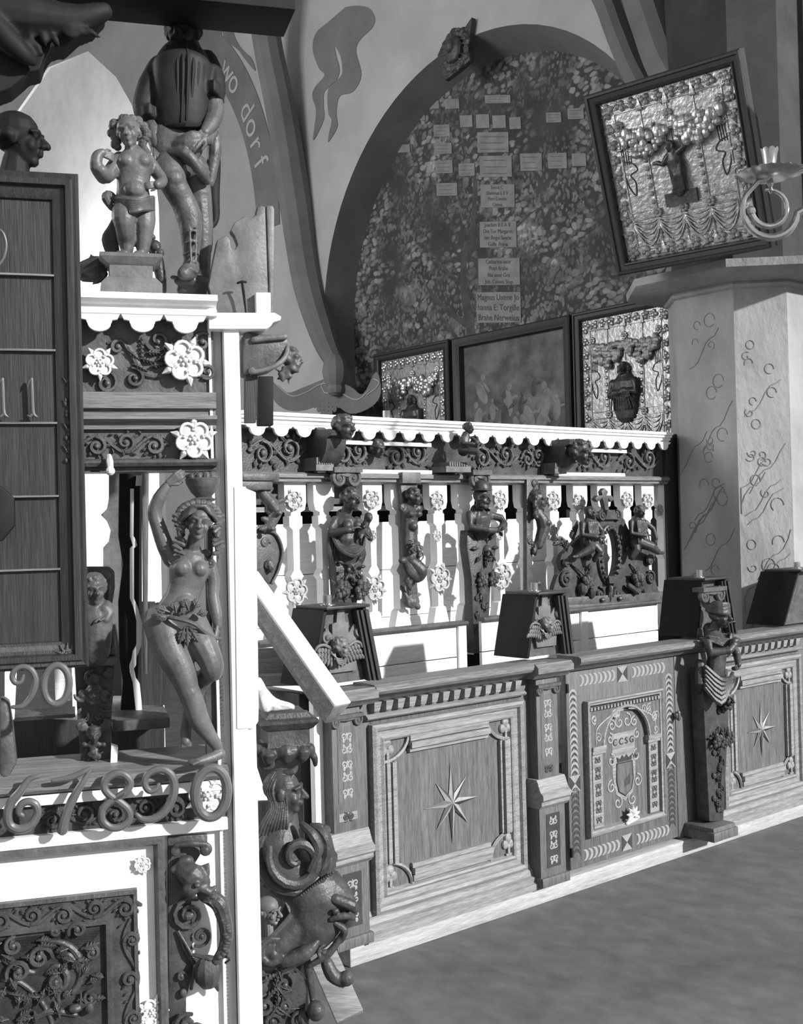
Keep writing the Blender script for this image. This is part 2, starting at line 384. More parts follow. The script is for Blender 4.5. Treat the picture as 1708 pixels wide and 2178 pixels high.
tabs = [(1061,654,94,64),(1062,578,88,56),(1060,499,78,54),(1059,417,72,48),(1055,354,68,44),(1049,303,66,42),(1042,308,0,0),
 (951,403,44,26),(993,361,34,26),(1130,345,46,36),(1186,342,40,32),(1232,340,30,26),(945,355,36,26),(943,316,36,22),(940,278,34,24),(859,316,26,16),
 (992,258,26,24),(1027,258,28,28),(1062,259,28,26),(1096,262,24,24),(892,247,24,18),(922,223,24,16),(962,221,30,20),(1059,211,54,16),(1178,250,32,20),(1225,242,34,22),(992,292,0,0),(925,220,0,0)]
rnd = random.Random(5)
for i, (x, y, w, h) in enumerate(tabs):
    if not w: continue
    q = WALL.xz([(x-w/2, y-h/2), (x+w/2, y-h/2-1), (x+w/2+1, y+h/2), (x-w/2+1, y+h/2+1)], .318)
    b = B(); b.plate(q, .312, .322); tb = b.build('name_tablet', 'paper', MU)
    z1 = (q[0][1]+q[1][1])/2; z0 = (q[2][1]+q[3][1])/2; slp = (q[1][1]-q[0][1])/(q[1][0]-q[0][0]); xm = sum(p[0] for p in q)/4; wd = q[1][0]-q[0][0]
    T = {0: ['Magnus Uxene Jo', 'hanna E: Torgille', 'Brahe Nerweius'], 1: ['Catharina uxor', 'Petri Brahe', 'filia uxor Gre', 'Joh. Comes Stup'],
         2: ['Joachim B E A R', 'Dnt Tor Margaret', 'ter: Regni Suecie', 'Gulla  Prima'], 3: ['Ericus C', 'Dominus L E V', 'Petri Comitis', 'Comes']}.get(i)
    if T:
        n = len(T)
        for k, s_ in enumerate(T):
            tx = textmesh(s_, (z1-z0)/n*.86, 'lettering', 'ink', tb, xm, .311, z1-(z1-z0)*(k+.78)/n, ext=.0006)
            sx = min(1.0, wd*.93/max(.01, tx.dimensions.x)); c0 = Vector((xm, 0, 0)).x-MU['org'][0]
            for v in tx.data.vertices: v.co.x = c0+(v.co.x-c0)*sx; v.co.z += slp*(v.co.x-c0)
    elif w > 30:
        lb = B()
        for k in range(3):
            zz = z1-(z1-z0)*(k+.75)/3.2
            lb.box(xm-wd*.38, .3112, zz, xm+wd*rnd.uniform(.2, .4), .3122, zz+(z1-z0)*.035)
        lb.v = [(x_, y_, z_+slp*(x_-xm)) for x_, y_, z_ in lb.v]; lb.build('lettering', 'carvem', tb)
# painted tree trunk limbs on the mural
b = B()
for pts, r in (([(1010,800),(1000,700),(985,600),(990,520)], .07), ([(985,610),(930,560),(880,545)], .025), ([(990,690),(930,640),(900,600)], .035), ([(1010,480),(960,440),(940,430)], .02),
               ([(1100,480),(1150,440),(1230,420)], .022), ([(1110,560),(1180,520),(1240,470)], .02), ([(985,740),(950,690),(915,640)], .03), ([(1000,530),(1010,400),(1000,330)], .04)):
    q = WALL.xz(pts, .316); b.tube(y3(crv(q, 5), .322), [r, r*.8, r*.5], 8, sy=.12)
b.build('painted_branches', mat('painted bark', .045, .09, 'plain', 8, .85), MU)
# left recess: banded reveal, grey back wall with an opening onto a bright side chapel
half = lambda R: [(LC[0]+R, 0)]+arc(LC[0], LC[1], R, 0, 60, 30)+[(LC[0]+R*.5, 9)]
A = [(x, .0, z) for x, z in half(LR)]; C = [(x, .45, z) for x, z in half(LR-.12)]
b = B(); b.loops([A, C], False); struct(b, 'trim_2', 'plasterd', WALL, ang=60)
b = B(); ox0, ox1 = -13.5, -7.45
hole = [(ox1, 0)]+[(ox1, 5.6)]+[(-7.55, 6.2), (-7.9, 6.8), (-8.5, 7.5), (-9.3, 8.1), (-10.6, 8.3), (-12.2, 7.9), (ox0, 7.0), (ox0, 0)]
outl = [(LC[0]+LR+.3, 0), (LC[0]+LR+.3, 9), (LC[0]+LR+.3, 11), (-17, 11), (-17, 0)]+hole[::-1]
b.plate(outl, .46, .50); struct(b, 'wall_left', 'plaster', WALL)
b = B(); b.plate([(-19, 0), (-5, 0), (-5, 11), (-19, 11)], 2.2, 2.3); b.box(ox1+.4, .50, 0, ox1+.7, 2.2, 9)
struct(b, 'wall_chapel', 'plasterw', WALL)
c = WALL.w((-8.6, 1.4, 3.3)); area('chapel_window_light', WALL.w((-11.6, .9, 4.6)), WALL.w((-12.8, 2.2, 6.4)), 260, 2.2, 1.0)
# lettering on the left arch band
AT = thing('arch_inscription', WALL, (-4.4, 0, 5), 'pale blackletter words painted along the dark left arch band', 'inscription')
tx = B()
for i, ch in enumerate('wo dorf'):
    a = radians(41-i*4.4); R_ = LR+.08
    cu = bpy.data.curves.new('t', 'FONT'); cu.body = ch; cu.size = .36; cu.align_x = 'CENTER'; cu.extrude = .003
    o = bpy.data.objects.new('t', cu); COL.objects.link(o); dg = bpy.context.evaluated_depsgraph_get()
    me = bpy.data.meshes.new_from_object(o.evaluated_get(dg)); bpy.data.objects.remove(o)
    n_ = Vector((cos(a), 0, sin(a))); t_ = Vector((sin(a), 0, -cos(a)))
    mx = Matrix(((t_.x, n_.x, 0, LC[0]+n_.x*R_), (0, 0, -1, -.012), (t_.z, n_.z, 0, LC[1]+n_.z*R_), (0, 0, 0, 1)))
    me.transform(mx); tx.add([v.co for v in me.vertices], [tuple(p.vertices) for p in me.polygons])
tx.build('lettering', 'plaster', AT, flat=True)
b = B(); b.loops([[(x, -.008, z) for x, z in arc(LC[0], LC[1], LR, 62, 0, 24)], [(x, -.008, z) for x, z in arc(LC[0], LC[1], LR+.40, 62, 0, 24)]], False)
b.build('painted_band', 'plasterd', AT)
# wall rib rising from the corbel, two more behind the tilted picture
def rib(name, pts, offs, r, m='plasterd', sy=1):
    p3 = [WALL.at(x, y, o) for (x, y), o in zip(pts, offs)]; b = B(); b.tube(crv(p3, 6), r, 10); return struct(b, name, m, WALL)
rib('trim_3', [(715,775),(690,720),(655,600),(628,430),(600,250),(572,110),(560,30),(548,-60)], [-.03,-.05,-.06,-.1,-.18,-.3,-.4,-.5], [.08,.12,.15,.16,.15,.14,.14,.14])
rib('trim_4', [(1400,240),(1352,160),(1318,80),(1288,0),(1250,-70)], [-.1,-.1,-.12,-.16,-.2], .085)
rib('trim_5', [(1470,220),(1418,140),(1385,50),(1362,-20),(1340,-90)], [-.25,-.25,-.27,-.3,-.35], .13)
b = B(); q = WALL.at(713, 790, -.05); b.ell(q, (.13, .12, .17)); b.ell(q-Vector((0, 0, .16)), (.09, .08, .07)); struct(b, 'trim_6', 'plasterd', WALL)
# painted flame tails (banner ends) on the spandrel, and drapery motif under the corbel
def painted(name, m, pl, label, cat, t=None, off=-.006):
    b = B()
    for pts in pl: b.plate([tuple(p) for p in crv(WALL.xz(pts, off), 5)], off, -.0005)
    q = WALL.at(*pl[0][0], 0)
    return solo(b, name, m, WALL, (q.x, 0, q.z), label, cat)
painted('painted_streamer', 'plasterd', [[(735,15),(700,45),(672,70),(665,105),(678,145),(690,160),(670,185),(664,205),(672,235),(668,275),(667,298),(688,255),(688,225),(690,195),(712,175),(722,150),(714,115),(712,98),(724,120),(728,150),(722,165),(698,190),(698,240),(705,255),(700,282),(698,302),(717,270),(715,240),(722,205),(750,195),(768,160),(757,110),(765,85),(790,60),(797,40),(785,18),(760,12),(735,15)]],
        'grey two-tailed streamer painted on white plaster left of the big arch', 'painted streamer')
painted('painted_streamer', 'plasterd', [[(433,55),(446,90),(470,125),(490,142),(523,169),(510,140),(490,112),(475,92),(468,60),(450,45),(433,55)], [(466,50),(480,85),(505,105),(520,125),(543,151),(535,125),(515,105),(500,80),(490,45),(475,40),(466,50)]],
        'pair of small dark tails painted on the plaster beside the statue', 'painted streamer')
PD = thing('painted_ornament', WALL, tuple(WALL.at(700, 880, 0)), 'painted grey cloth and grape cluster motif on the wall below the corbel', 'painted ornament')
b = B(); b.plate([tuple(p) for p in crv(WALL.xz([(580,812),(610,835),(650,822),(700,805),(745,822),(772,838),(800,790),(810,835),(790,865),(745,880),(700,855),(650,872),(610,872),(582,850),(580,812)], -.004), 4)], -.004, -.0005)
b.build('painted_cloth', 'plasterd', PD)
b = B(); rnd = random.Random(2)
for r_ in range(4):
    for k in range(9-r_*2):
        q = WALL.at(662+k*8.4+r_*8, 852+r_*9, -.004); b.ell(q, (.035, .004, .03), n=9)
b.build('painted_grapes', 'plasterd', PD)
b = B()
for pts in ([(590,820),(620,842),(650,835),(680,818),(700,815)], [(700,815),(730,838),(760,850),(785,830)], [(690,835),(684,820),(692,812),(700,822),(708,812),(716,820),(708,836),(690,835)], [(780,840),(800,825),(806,812),(795,806)]):
    b.tube(y3(crv(WALL.xz(pts, -.008), 5), -.008), .006, 5)
b.build('painted_scrolls', 'plaster', PD)
# carved cartouche at the arch crown
b = B(); q = WALL.at(973, 108, -.04); 
b.plate([(q.x+x*1.15, q.z+z) for x, z in ((-.12, -.2), (.02, -.17), (.14, -.13), (.13, .0), (.17, .2), (.09, .14), (-.02, .19), (-.12, .12), (-.19, .03), (-.16, -.08))], -.06, -.01)
b.ell(q-Vector((0, .05, 0)), (.10, .04, .11)); b.ell(q-Vector((0, .08, -.02)), (.05, .04, .06))
for i in range(8):
    a = i*45+10; leaf(b, q.x+.08*cos(radians(a)), q.z+.08*sin(radians(a)), .11, .08, a, -.06, .025)
    scroll(b, q.x+.13*cos(radians(a+20)), q.z+.13*sin(radians(a+20)), .035, a, 1, .011, -.07, 10)
solo(b, 'carved_cartouche', 'carve', WALL, tuple(q), 'dark carved cartouche fixed at the crown of the painted arch', 'cartouche', vox=.006, smooth=1)
# vault overhead and side walls that close the room away from the window side
b = B(); b.box(-14, -9, 8.9, 6, 1, 9.1); struct(b, 'ceiling', 'plasterd', WALL)
# ============================================================= octagonal pier
pc = PEW.at(1570, 1000, .40); c12 = PEW.w((pc.x, .40, 0))
def dirv(d): return Vector((cos(radians(d)), sin(radians(d)), 0))
def octo(s1=.41, s2=.305, grow=0.0):
    p = c12-dirv(-50)*s1; L = [p]; a = -50
    for i, l in enumerate((s1, s2)*4): L.append(L[-1]+dirv(a)*l); a += 45
    L = L[:8]; c = sum(L, Vector())/8
    return [c+(q-c)*(1+grow) for q in L]
GW = Frame((0, 0), 0)
def ring(g, z): return [(q.x, q.y, z) for q in octo(grow=g)]
z_cap = PEW.at(1562, 612, .40).z
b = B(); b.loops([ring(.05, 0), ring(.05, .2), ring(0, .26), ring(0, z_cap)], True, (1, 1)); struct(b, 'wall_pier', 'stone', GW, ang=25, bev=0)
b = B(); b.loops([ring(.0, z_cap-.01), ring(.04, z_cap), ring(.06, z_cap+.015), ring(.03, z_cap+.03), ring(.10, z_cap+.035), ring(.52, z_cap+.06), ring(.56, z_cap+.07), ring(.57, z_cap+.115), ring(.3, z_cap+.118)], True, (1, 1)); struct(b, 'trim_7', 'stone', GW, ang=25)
b = B(); b.loops([ring(-.06, z_cap+.1), ring(-.06, 8.9)], True, (1, 1)); struct(b, 'wall_upper_pier', 'piershade', GW, ang=25)
# painted vine outlines on the pier faces
def facevines(k, seed, n, name, label):
    O = octo(); a, c = O[k], O[k+1]; d = (c-a).normalized(); L_ = (c-a).length; nrm = Vector((d.y, -d.x, 0))
    rnd = random.Random(seed); b = B()
    for i in range(n):
        z = rnd.uniform(1.1, z_cap-.15); u = rnd.uniform(.06, L_-.08); k_ = rnd.random()
        def P3(uu, zz): return a+d*min(max(uu, .015), L_-.015)+nrm*.001+Vector((0, 0, zz))
        if k_ < .45:
            r = rnd.uniform(.02, .04); b.tube([P3(u+r*cos(t*.5), z+r*1.1*sin(t*.5)) for t in range(rnd.randint(8, 13))], .0026, 5)
        elif k_ < .8:
            pts = [P3(u+t*.03, z+.035*t+.02*sin(t*1.4+i)) for t in range(-4, 4)]; b.tube(pts, .0026, 5)
        else:
            sp = spiral(u, z, .03, rnd.uniform(0, 360), .9, 10, .3); b.tube([P3(x, zz) for x, zz in sp], .0026, 5)
    o = build(b, name, 'vine', None, org=Vector((c12.x, c12.y, 1.1))); o.location = (c12.x, c12.y, 1.1)
    props(o, label, 'painted ornament')
facevines(0, 3, 30, 'painted_vine', 'grey fruit vine outlines painted on the shaded left face of the pier')
facevines(1, 8, 34, 'painted_vine', 'grey fruit vine outlines painted on the lit front face of the pier')
# ============================================================= pew fronts along the nave
def U(px, py=1600, off=0): return PEW.at(px, py, off).x
b = B(); b.box(U(735, 2040), -.03, 0, 4.3, .1, .075); solo(b, 'floor_sill', 'sill', PEW, (1.5, 0, 0), 'long pale timber sill on the floor under the pew fronts', 'sill', bev=.006)
RAILP = [(.06, .975), (-.015, .975), (-.03, .985), (-.05, 1.0), (-.075, 1.008), (-.085, 1.02), (-.085, 1.036), (-.07, 1.045), (.06, 1.045)]
def star(par, cx, cz, r):
    for nm, m, k in (('star_light_facets', 'inlayl', 1), ('star_dark_facets', 'inlayd', 0)):
        b = B()
        for i in range(8):
            a = radians(90+45*i); R = r*(1.0 if i % 2 == 0 else .8); n = a+(pi/8 if k else -pi/8)
            p = [(cx, cz), (cx+R*cos(a), cz+R*sin(a)*1.12), (cx+r*.26*cos(n), cz+r*.26*sin(n))]
            b.add([(p[0][0], -.008, p[0][1]), (p[1][0], -.0005, p[1][1]), (p[2][0], -.0005, p[2][1])], [(0, 1, 2)])
        b.build(nm, m, par, flat=True)
def panel_unit(t, x0, x1, dent=13):
    b = B(); b.box(x0-.06, .03, .07, x1+.085, .08, .98); b.box(x0-.06, 0, .13, x0+.01, .06, .98); b.box(x1-.005, 0, .13, x1+.085, .06, .98); b.box(x0, 0, .88, x1, .05, .98)
    b.build('framework', 'oak', t, bev=.003)
    b = B(); b.sweep([(.05, .075), (-.05, .075), (-.05, .10), (-.035, .108), (-.035, .125), (-.02, .13), (-.015, .15), (-.005, .158), (0, .175), (.05, .175)], x0-.06, x1+.06); b.build('base_moulding', 'oakl', t)
    b = B(); b.sweep(RAILP, x0-.02, x1+.1); b.build('top_rail', 'oakh', t)
    b = B(); b.sweep([(.02, .905), (-.022, .905), (-.03, .912), (-.022, .92), (-.012, .925), (.02, .925)], x0-.02, x1+.02)
    w = (x1-x0)/dent
    for i in range(dent):
        xa = x0+w*i+w*.12
        b.loops([[(xa, 0, .93), (xa+w*.62, 0, .93), (xa+w*.62, 0, .973), (xa, 0, .973)], [(xa+w*.05, -.03, .937), (xa+w*.5, -.03, .937), (xa+w*.62, -.036, .973), (xa, -.036, .973)]], True, (0, 1))
    b.build('dentil_moulding', 'oakl', t)
    z0, z1 = .165, .885
    b = B(); b.mould(x0, z0, x1, z1, [(0, 0), (0, .028), (.012, .036), (.024, .03), (.03, .016), (.05, .012), (.06, .02), (.068, .016), (.075, -.004)]); b.build('panel_frame', 'oakl', t, ang=30)
    b = B(); b.box(x0+.06, .004, z0+.06, x1-.06, .03, z1-.06); pn = b.build('panel', 'oak', t)
    cx, cz = (x0+x1)/2, (z0+z1)/2+.01; W_, H_ = (x1-x0), (z1-z0); b = B()
    # inner mouldings: four bars, ends joined by quarter rounds
    hx, hz, gx, gz = W_*.5-.085, H_*.5-.085, W_*.26, H_*.27
    for s_ in (-1, 1):
        for q in ((0, .018, 0), (.028, .026, .012), (.045, .012, .022)):
            zz = cz+s_*(hz-q[0]); b.box(cx-gx-q[2]*0+.0, -q[1], zz-.012, cx+gx, .01, zz+.012)
            xx = cx+s_*(hx-q[0]*.8); b.box(xx-.009, -q[1], cz-gz, xx+.009, .01, cz+gz)
        for t_ in (-1, 1):
            px, pz = cx+s_*(hx+.02), cz+t_*(hz+.02); rx, rz = hx+.02-gx, hz+.02-gz
            pts = [(px-s_*rx*cos(k*pi/16), pz-t_*rz*sin(k*pi/16)) for k in range(9)]
            b.tube(y3(pts, -.004), .008, 5)
    b.build('inner_moulding', 'oakl', pn, ang=30)
    for s_ in (-1, 1):
        for t_ in (-1, 1):
            b = B(); qx, qz = cx+s_*(hx-.005), cz+t_*(hz-.03)
            for dx, dz, r in ((0, .022, .02), (-.017, -.004, .018), (.017, -.004, .018)): b.ell((qx+dx, .0, qz+dz*1), (r, .012, r*1.1), n=10)
            b.box(qx-.006, -.008, qz-.045, qx+.006, .006, qz); b.box(qx-.016, -.008, qz-.05, qx+.016, .006, qz-.042)
            b.build('corner_ornament', 'oakl', pn)
    star(pn, cx+.01, cz-.02, .155*min(1, W_/.85))
PF = thing('box_pew', PEW, (.5, 0, 0), 'oak pew front with eight-pointed star, left of the inlaid door', 'pew front')
panel_unit(PF, U(786, 1700), U(1108, 1650), 14)
xR = U(1530, 1550)
PF2 = thing('box_pew', PEW, (2.7, 0, 0), 'oak pew front with small star, right of the turbaned herm', 'pew front')
panel_unit(PF2, xR, U(1697, 1500), 12)
b = B(); b.sweep(RAILP, U(1697, 1500)+.1, U(1697, 1500)+1.0); b.box(U(1697, 1500)+.08, 0, .075, U(1697, 1500)+1.0, .08, .98); b.build('side_framework', 'oak', PF2)
# inlay patterns for pilasters
def inlay_scroll(b, x0, x1, z0, z1, y, seed, rad=.003):
    rnd = random.Random(seed); w = x1-x0; n = max(2, int((z1-z0)/(w*.62))); h = (z1-z0)/n; cx = (x0+x1)/2
    for i in range(n):
        zc = z0+h*(i+.5); d = 1 if i % 2 else -1
        for s_ in (-1, 1):
            b.tube(y3(spiral(cx+s_*w*.2, zc, w*.2, 90*d, s_*1.1*d, 12, .2), y), rad, 4, sy=.3)
            b.ell((cx+s_*w*.2, y, zc+h*.3*d), (w*.09, .0012, w*.12), n=7)
        b.ell((cx, y, zc), (w*.07, .0012, h*.28), n=7)
def pilaster(label, x0, x1, y, zl, m='oak', seed=1, left_y=.05):
    t = thing('pew_pilaster', PEW, ((x0+x1)/2, y, 0), label, 'pilaster')
    zt = .975
    b = B(); b.box(x0, y, zl, x1, left_y, zt); b.build('shaft', m, t, bev=.004)
    w = x1-x0
    b = B(); b.box(x0-.015, y-.015, .08, x1+.012, left_y, zl); b.box(x0-.02, y-.03, .085, x1+.02, left_y, .125); b.build('pedestal', m, t, bev=.004)
    b = B(); b.sweep([(left_y, zl-.01), (y-.02, zl-.01), (y-.035, zl+.005), (y-.035, zl+.02), (y-.045, zl+.03), (y-.045, zl+.05), (y-.03, zl+.062), (y-.02, zl+.085), (y-.015, zl+.1), (y-.008, zl+.112), (left_y, zl+.112)], x0-.02, x1+.022); b.build('ledge_moulding', 'oakl', t)
    b = B(); volute_cap(b, x0-.005, x1+.005, zt-.055, y, .022); b.build('capital', 'carvem', t)
    b = B(); b.sweep([(left_y, zt), (y-.02, zt), (y-.035, zt+.015), (y-.055, zt+.025), (y-.055, zt+.05), (y-.04, zt+.065), (left_y, zt+.065)], x0-.04, x1+.05); b.build('rail_block', 'oakh', t)
    for k, (za, zb, ml, md) in enumerate(((.62, .9, 'inlayl', 'oak'), (zl+.15, .58, 'inlayd', 'oakl'), (.16, zl-.04, 'inlayl', 'inlayd'))):
        b = B(); b.box(x0+w*.18, y-.0165 if k == 2 else y-.0015, za, x1-w*.18, y+.003, zb); ip = b.build('inlay_panel', md, t)
        b = B(); inlay_scroll(b, x0+w*.22, x1-w*.22, za+.01, zb-.01, (y-.0175 if k == 2 else y-.0025), seed+k); b.build('inlay_scrollwork', ml, ip)
    return t
pilaster('inlaid oak pilaster at the left end of the pew fronts, behind the carved monster', U(697, 1700), U(758, 1700), -.035, .40, seed=3)
pilaster('inlaid oak pilaster between the star panel and the coat of arms door', U(1145, 1650, -.05), U(1190, 1640, -.05), -.05, .43, seed=7)
# pew end boards at the far left
b = B(); b.box(U(640, 1650, .1), .1, 0, U(668, 1650, .1), .5, 1.02); solo(b, 'pew_end_board', 'oakd', PEW, (U(650, 1650, .1), .1, 0), 'dark upright board at the left end of the pews', 'board', bev=.004)
b = B(); b.box(U(670, 1650, .02), .02, 0, U(690, 1650, .02), .05, 1.0); solo(b, 'pew_end_post', 'white', PEW, (U(680, 1650, .02), .02, 0), 'narrow sunlit white upright strip beside the left pilaster', 'post', bev=.003)
# ------------------------------------------------------------- the inlaid door
D0, D1 = U(1208, 1620), U(1437, 1560)
DR = thing('pew_door', PEW, ((D0+D1)/2, 0, .08), 'inlaid oak pew door with coat of arms and crescent border', 'door')
b = B(); b.box(D0, 0, .09, D1, .04, .97); b.build('door_leaf', 'oak', DR, bev=.003)
b = B(); b.sweep(RAILP, D0+.01, D1+.1); b.build('top_rail', 'oakh', DR)
dw = D1-D0; p0, p1 = D0+dw*.14, D1-dw*.16; pz0, pz1 = .22, .83
def crescents(b, x0, z0, x1, z1, n, r, y):
    for i in range(n):
        t = (i+.5)/n; cx, cz = x0+(x1-x0)*t, z0+(z1-z0)*t; v = abs(z1-z0) > abs(x1-x0); a0 = 0 if v else -90
        o = arc(cx, cz, r, a0+8, a0+172, 8); d = (0, -r*.5) if v else (r*.5, 0)
        if not v: d = (-r*.55, 0)
        i_ = arc(cx+d[0], cz+d[1], r*.92, a0+172, a0+8, 8); b.plate(o+i_, y, y+.003)
for nm, m, kk in (('crescent_inlay', 'inlayl', 0), ('dark_crescent_inlay', 'inlayd', 1)):
    b = B(); y = -.0012-.0004*kk; sh = .014 if kk else 0; r = .026
    xl, xr_ = D0+.042, D1-.045
    for xx in (xl, xr_):
        if kk == 0: crescents(b, xx, .5, xx, .88, 14, r, y)
        else: crescents(b, xx, .14, xx, .44, 11, r, y)
        if kk: crescents(b, xx, .5, xx, .88, 14, r*.55, y)
    cxm = (D0+D1)/2
    for zz in (.925, .14):
        crescents(b, D0+.08, zz, cxm-.06, zz, 8, r, y) if kk == 0 else None
        crescents(b, cxm+.06, zz, D1-.08, zz, 8, r, y) if kk == 0 else None
    b.build(nm, m, DR, flat=True)
b = B(); b2 = B()
for qx, qz in ((cxm, .925), (cxm, .14), (xl, .47), (xr_, .47)):
    h = .036
    for s_ in (1, -1):
        b.plate([(qx, qz), (qx-h, qz+s_*h), (qx+h, qz+s_*h)], -.0016, .001); b2.plate([(qx, qz), (qx+s_*h, qz-h), (qx+s_*h, qz+h)], -.0016, .001)
b.build('light_hourglass_inlay', 'inlayl', DR, flat=True); b2.build('dark_hourglass_inlay', 'inlayd', DR, flat=True)
b = B(); b.mould(p0, pz0, p1, pz1, [(0, 0), (0, .03), (.008, .034), (.014, .026), (.022, .024), (.026, -.001)]); 
nd = 22
for i in range(nd):
    xx = p0+.02+(p1-p0-.04)*i/nd; b.box(xx, -.03, pz1-.045, xx+(p1-p0)/nd*.5, 0, pz1-.03)
b.build('panel_moulding', 'oakl', DR)
b = B(); b.box(p0+.02, -.002, pz0+.02, p1-.02, .02, pz1-.02); ni = b.build('niche_panel', 'oak', DR)
# round arch over the niche: spandrel plate, imposts, side strips
cxn = (p0+p1)/2; ra = (p1-p0)*.30; zi = .612
b = B(); b.plate([(p0+.025, zi), (cxn-ra, zi)]+arc(cxn, zi+.0, ra, 180, 0, 20)+[(cxn+ra, zi), (p1-.025, zi), (p1-.025, pz1-.05), (p0+.025, pz1-.05)], -.022, 0); ar = b.build('arch_spandrel', 'oak', ni)
b = B(); b.tube(y3(arc(cxn, zi, ra+.004, 180, 0, 20), -.022), .009, 6)
for s_ in (-1, 1): xx = cxn+s_*(ra+ .035); b.box(xx-.045, -.03, zi-.012, xx+.045, 0, zi+.008); b.box(xx-.045, -.026, zi-.026, xx+.045, 0, zi-.012)
b.build('arch_moulding', 'oakl', ni)
for s_ in (-1, 1):
    xx = cxn+s_*(ra+.038); b = B(); b.box(xx-.034, -.016, pz0+.03, xx+.034, 0, zi-.026); b.build('niche_pilaster', 'oakl', ni)
    b = B(); inlay_scroll(b, xx-.03, xx+.03, pz0+.05, zi-.04, -.017, 3); b.build('strip_inlay', 'inlayd', ni)
b = B(); rnd = random.Random(4)
for s_ in (-1, 1):
    for k in range(7):
        xx = cxn+s_*rnd.uniform(.03, (p1-p0)*.44); zz = rnd.uniform(.70, .77) if abs(xx-cxn) < ra*.9 else rnd.uniform(.63, .77)
        if hypot(xx-cxn, zz-zi) < ra+.03: zz = .75
        b.tube(y3(spiral(xx, zz, .022, rnd.uniform(0, 360), s_*1.2, 10, .2), -.0235), .003, 4, sy=.4)
    b.tube(y3(crv([(cxn+s_*.02, .765), (cxn+s_*.1, .75), (cxn+s_*(ra+.04), .70), (cxn+s_*(ra+.05), .63)], 6), -.0235), .003, 4, sy=.4)
b.build('spandrel_inlay', 'inlayl', ni)
# coat of arms
b = B()
sh = lambda s_, dz=0: [(cxn-.055*s_, .50+dz), (cxn-.06*s_, .42+dz), (cxn-.045*s_, .37+dz), (cxn, .345+dz), (cxn+.045*s_, .37+dz), (cxn+.06*s_, .42+dz), (cxn+.055*s_, .50+dz)]
b.plate([(cxn-.085, .64), (cxn+.08, .64)]+[(cxn+.08, .45), (cxn+.06, .36), (cxn, .32), (cxn-.065, .36), (cxn-.085, .45)], -.004, 0); b.build('arms_field', 'oakl', ni)
b = B(); b.plate(sh(1), -.006, 0); b.build('shield', 'oak', ni, flat=True)
b = B()
for i in range(5): b.box(cxn-.005+i*.009, -.0068, .385+i*.003, cxn-.001+i*.009, 0, .42+i*.006)
b.plate([(cxn-.05, .505), (cxn+.05, .505), (cxn+.055, .53), (cxn+.03, .518), (cxn+.015, .535), (cxn, .52), (cxn-.015, .535), (cxn-.03, .518), (cxn-.055, .53)], -.0068, 0)
b.tube(y3(sh(1)+[sh(1)[0]], -.006), .003, 4); b.build('shield_charge', 'inlayd', ni)
textmesh('C C S G', .044, 'lettering', 'inlayd', ni, cxn-.003, -.0055, .585)
textmesh('T', .036, 'lettering', 'inlayd', ni, cxn-.082, -.0055, .508); textmesh('W', .036, 'lettering', 'inlayd', ni, cxn+.078, -.0055, .508)
b = B()
for s_ in (-1, 1):
    for px, pz, r, tt in ((.10, .62, .026, 1.2), (.095, .52, .03, 1.1), (.10, .40, .032, -1.2), (.055, .32, .034, 1.2), (.03, .69, .035, -1.1), (.085, .68, .026, 1.2)):
        if hypot(px, pz-zi) < ra or pz < zi: b.tube(y3(spiral(cxn+s_*px*.95, pz, r, 90, s_*tt, 12, .2), -.004), .0045, 5, sy=.4)
b.build('mantling_inlay', 'inlayl', ni)
for o_ in ni.children:
    if o_.name.split('.')[0] in ('arms_field', 'shield', 'shield_charge', 'lettering', 'mantling_inlay'): o_.location.z += .015
for zz in (.90, .17): b = B(); b.box(D0-.004, -.012, zz-.02, D0+.006, .0, zz+.02); b.build('hinge', 'black', DR)
b = B(); b.tube([(D1-.012, -.03, .70), (D1-.012, -.03, .67)], .010, 8); b.ell((D1-.012, -.02, .685), (.02, .016, .02)); b.build('door_knob', 'digit', DR)
b = B(); q = PEW.at(1345, 1725, -.03)
for i in range(7): leaf(b, q.x, q.z-.02, .05, .022, 90+(i-3)*38, -.035, .008)
b.tube([(q.x-.04, -.03, q.z-.05), (q.x+.04, -.03, q.z-.035)], .009, 6); b.ell((q.x, -.035, q.z), .014)
solo(b, 'ornament_fragment', 'stonew', PEW, (q.x, -.03, q.z-.06), 'small white leafy carving resting at the foot of the inlaid door panel', 'carving')
# door post behind the herm
b = B(); b.box(D1+.004, .0, .08, xR-.06, .06, .97); solo(b, 'door_post', 'oak', PEW, (D1+.06, 0, .08), 'plain oak post between the inlaid door and the turbaned herm', 'post', bev=.004)
b = B(); b.sweep([(q_[0]+.0, q_[1]) for q_ in RAILP], D1+.1, xR-.04); solo(b, 'rail_piece', 'oakh', PEW, (D1+.15, 0, .975), 'short top rail behind the turbaned herm', 'rail')
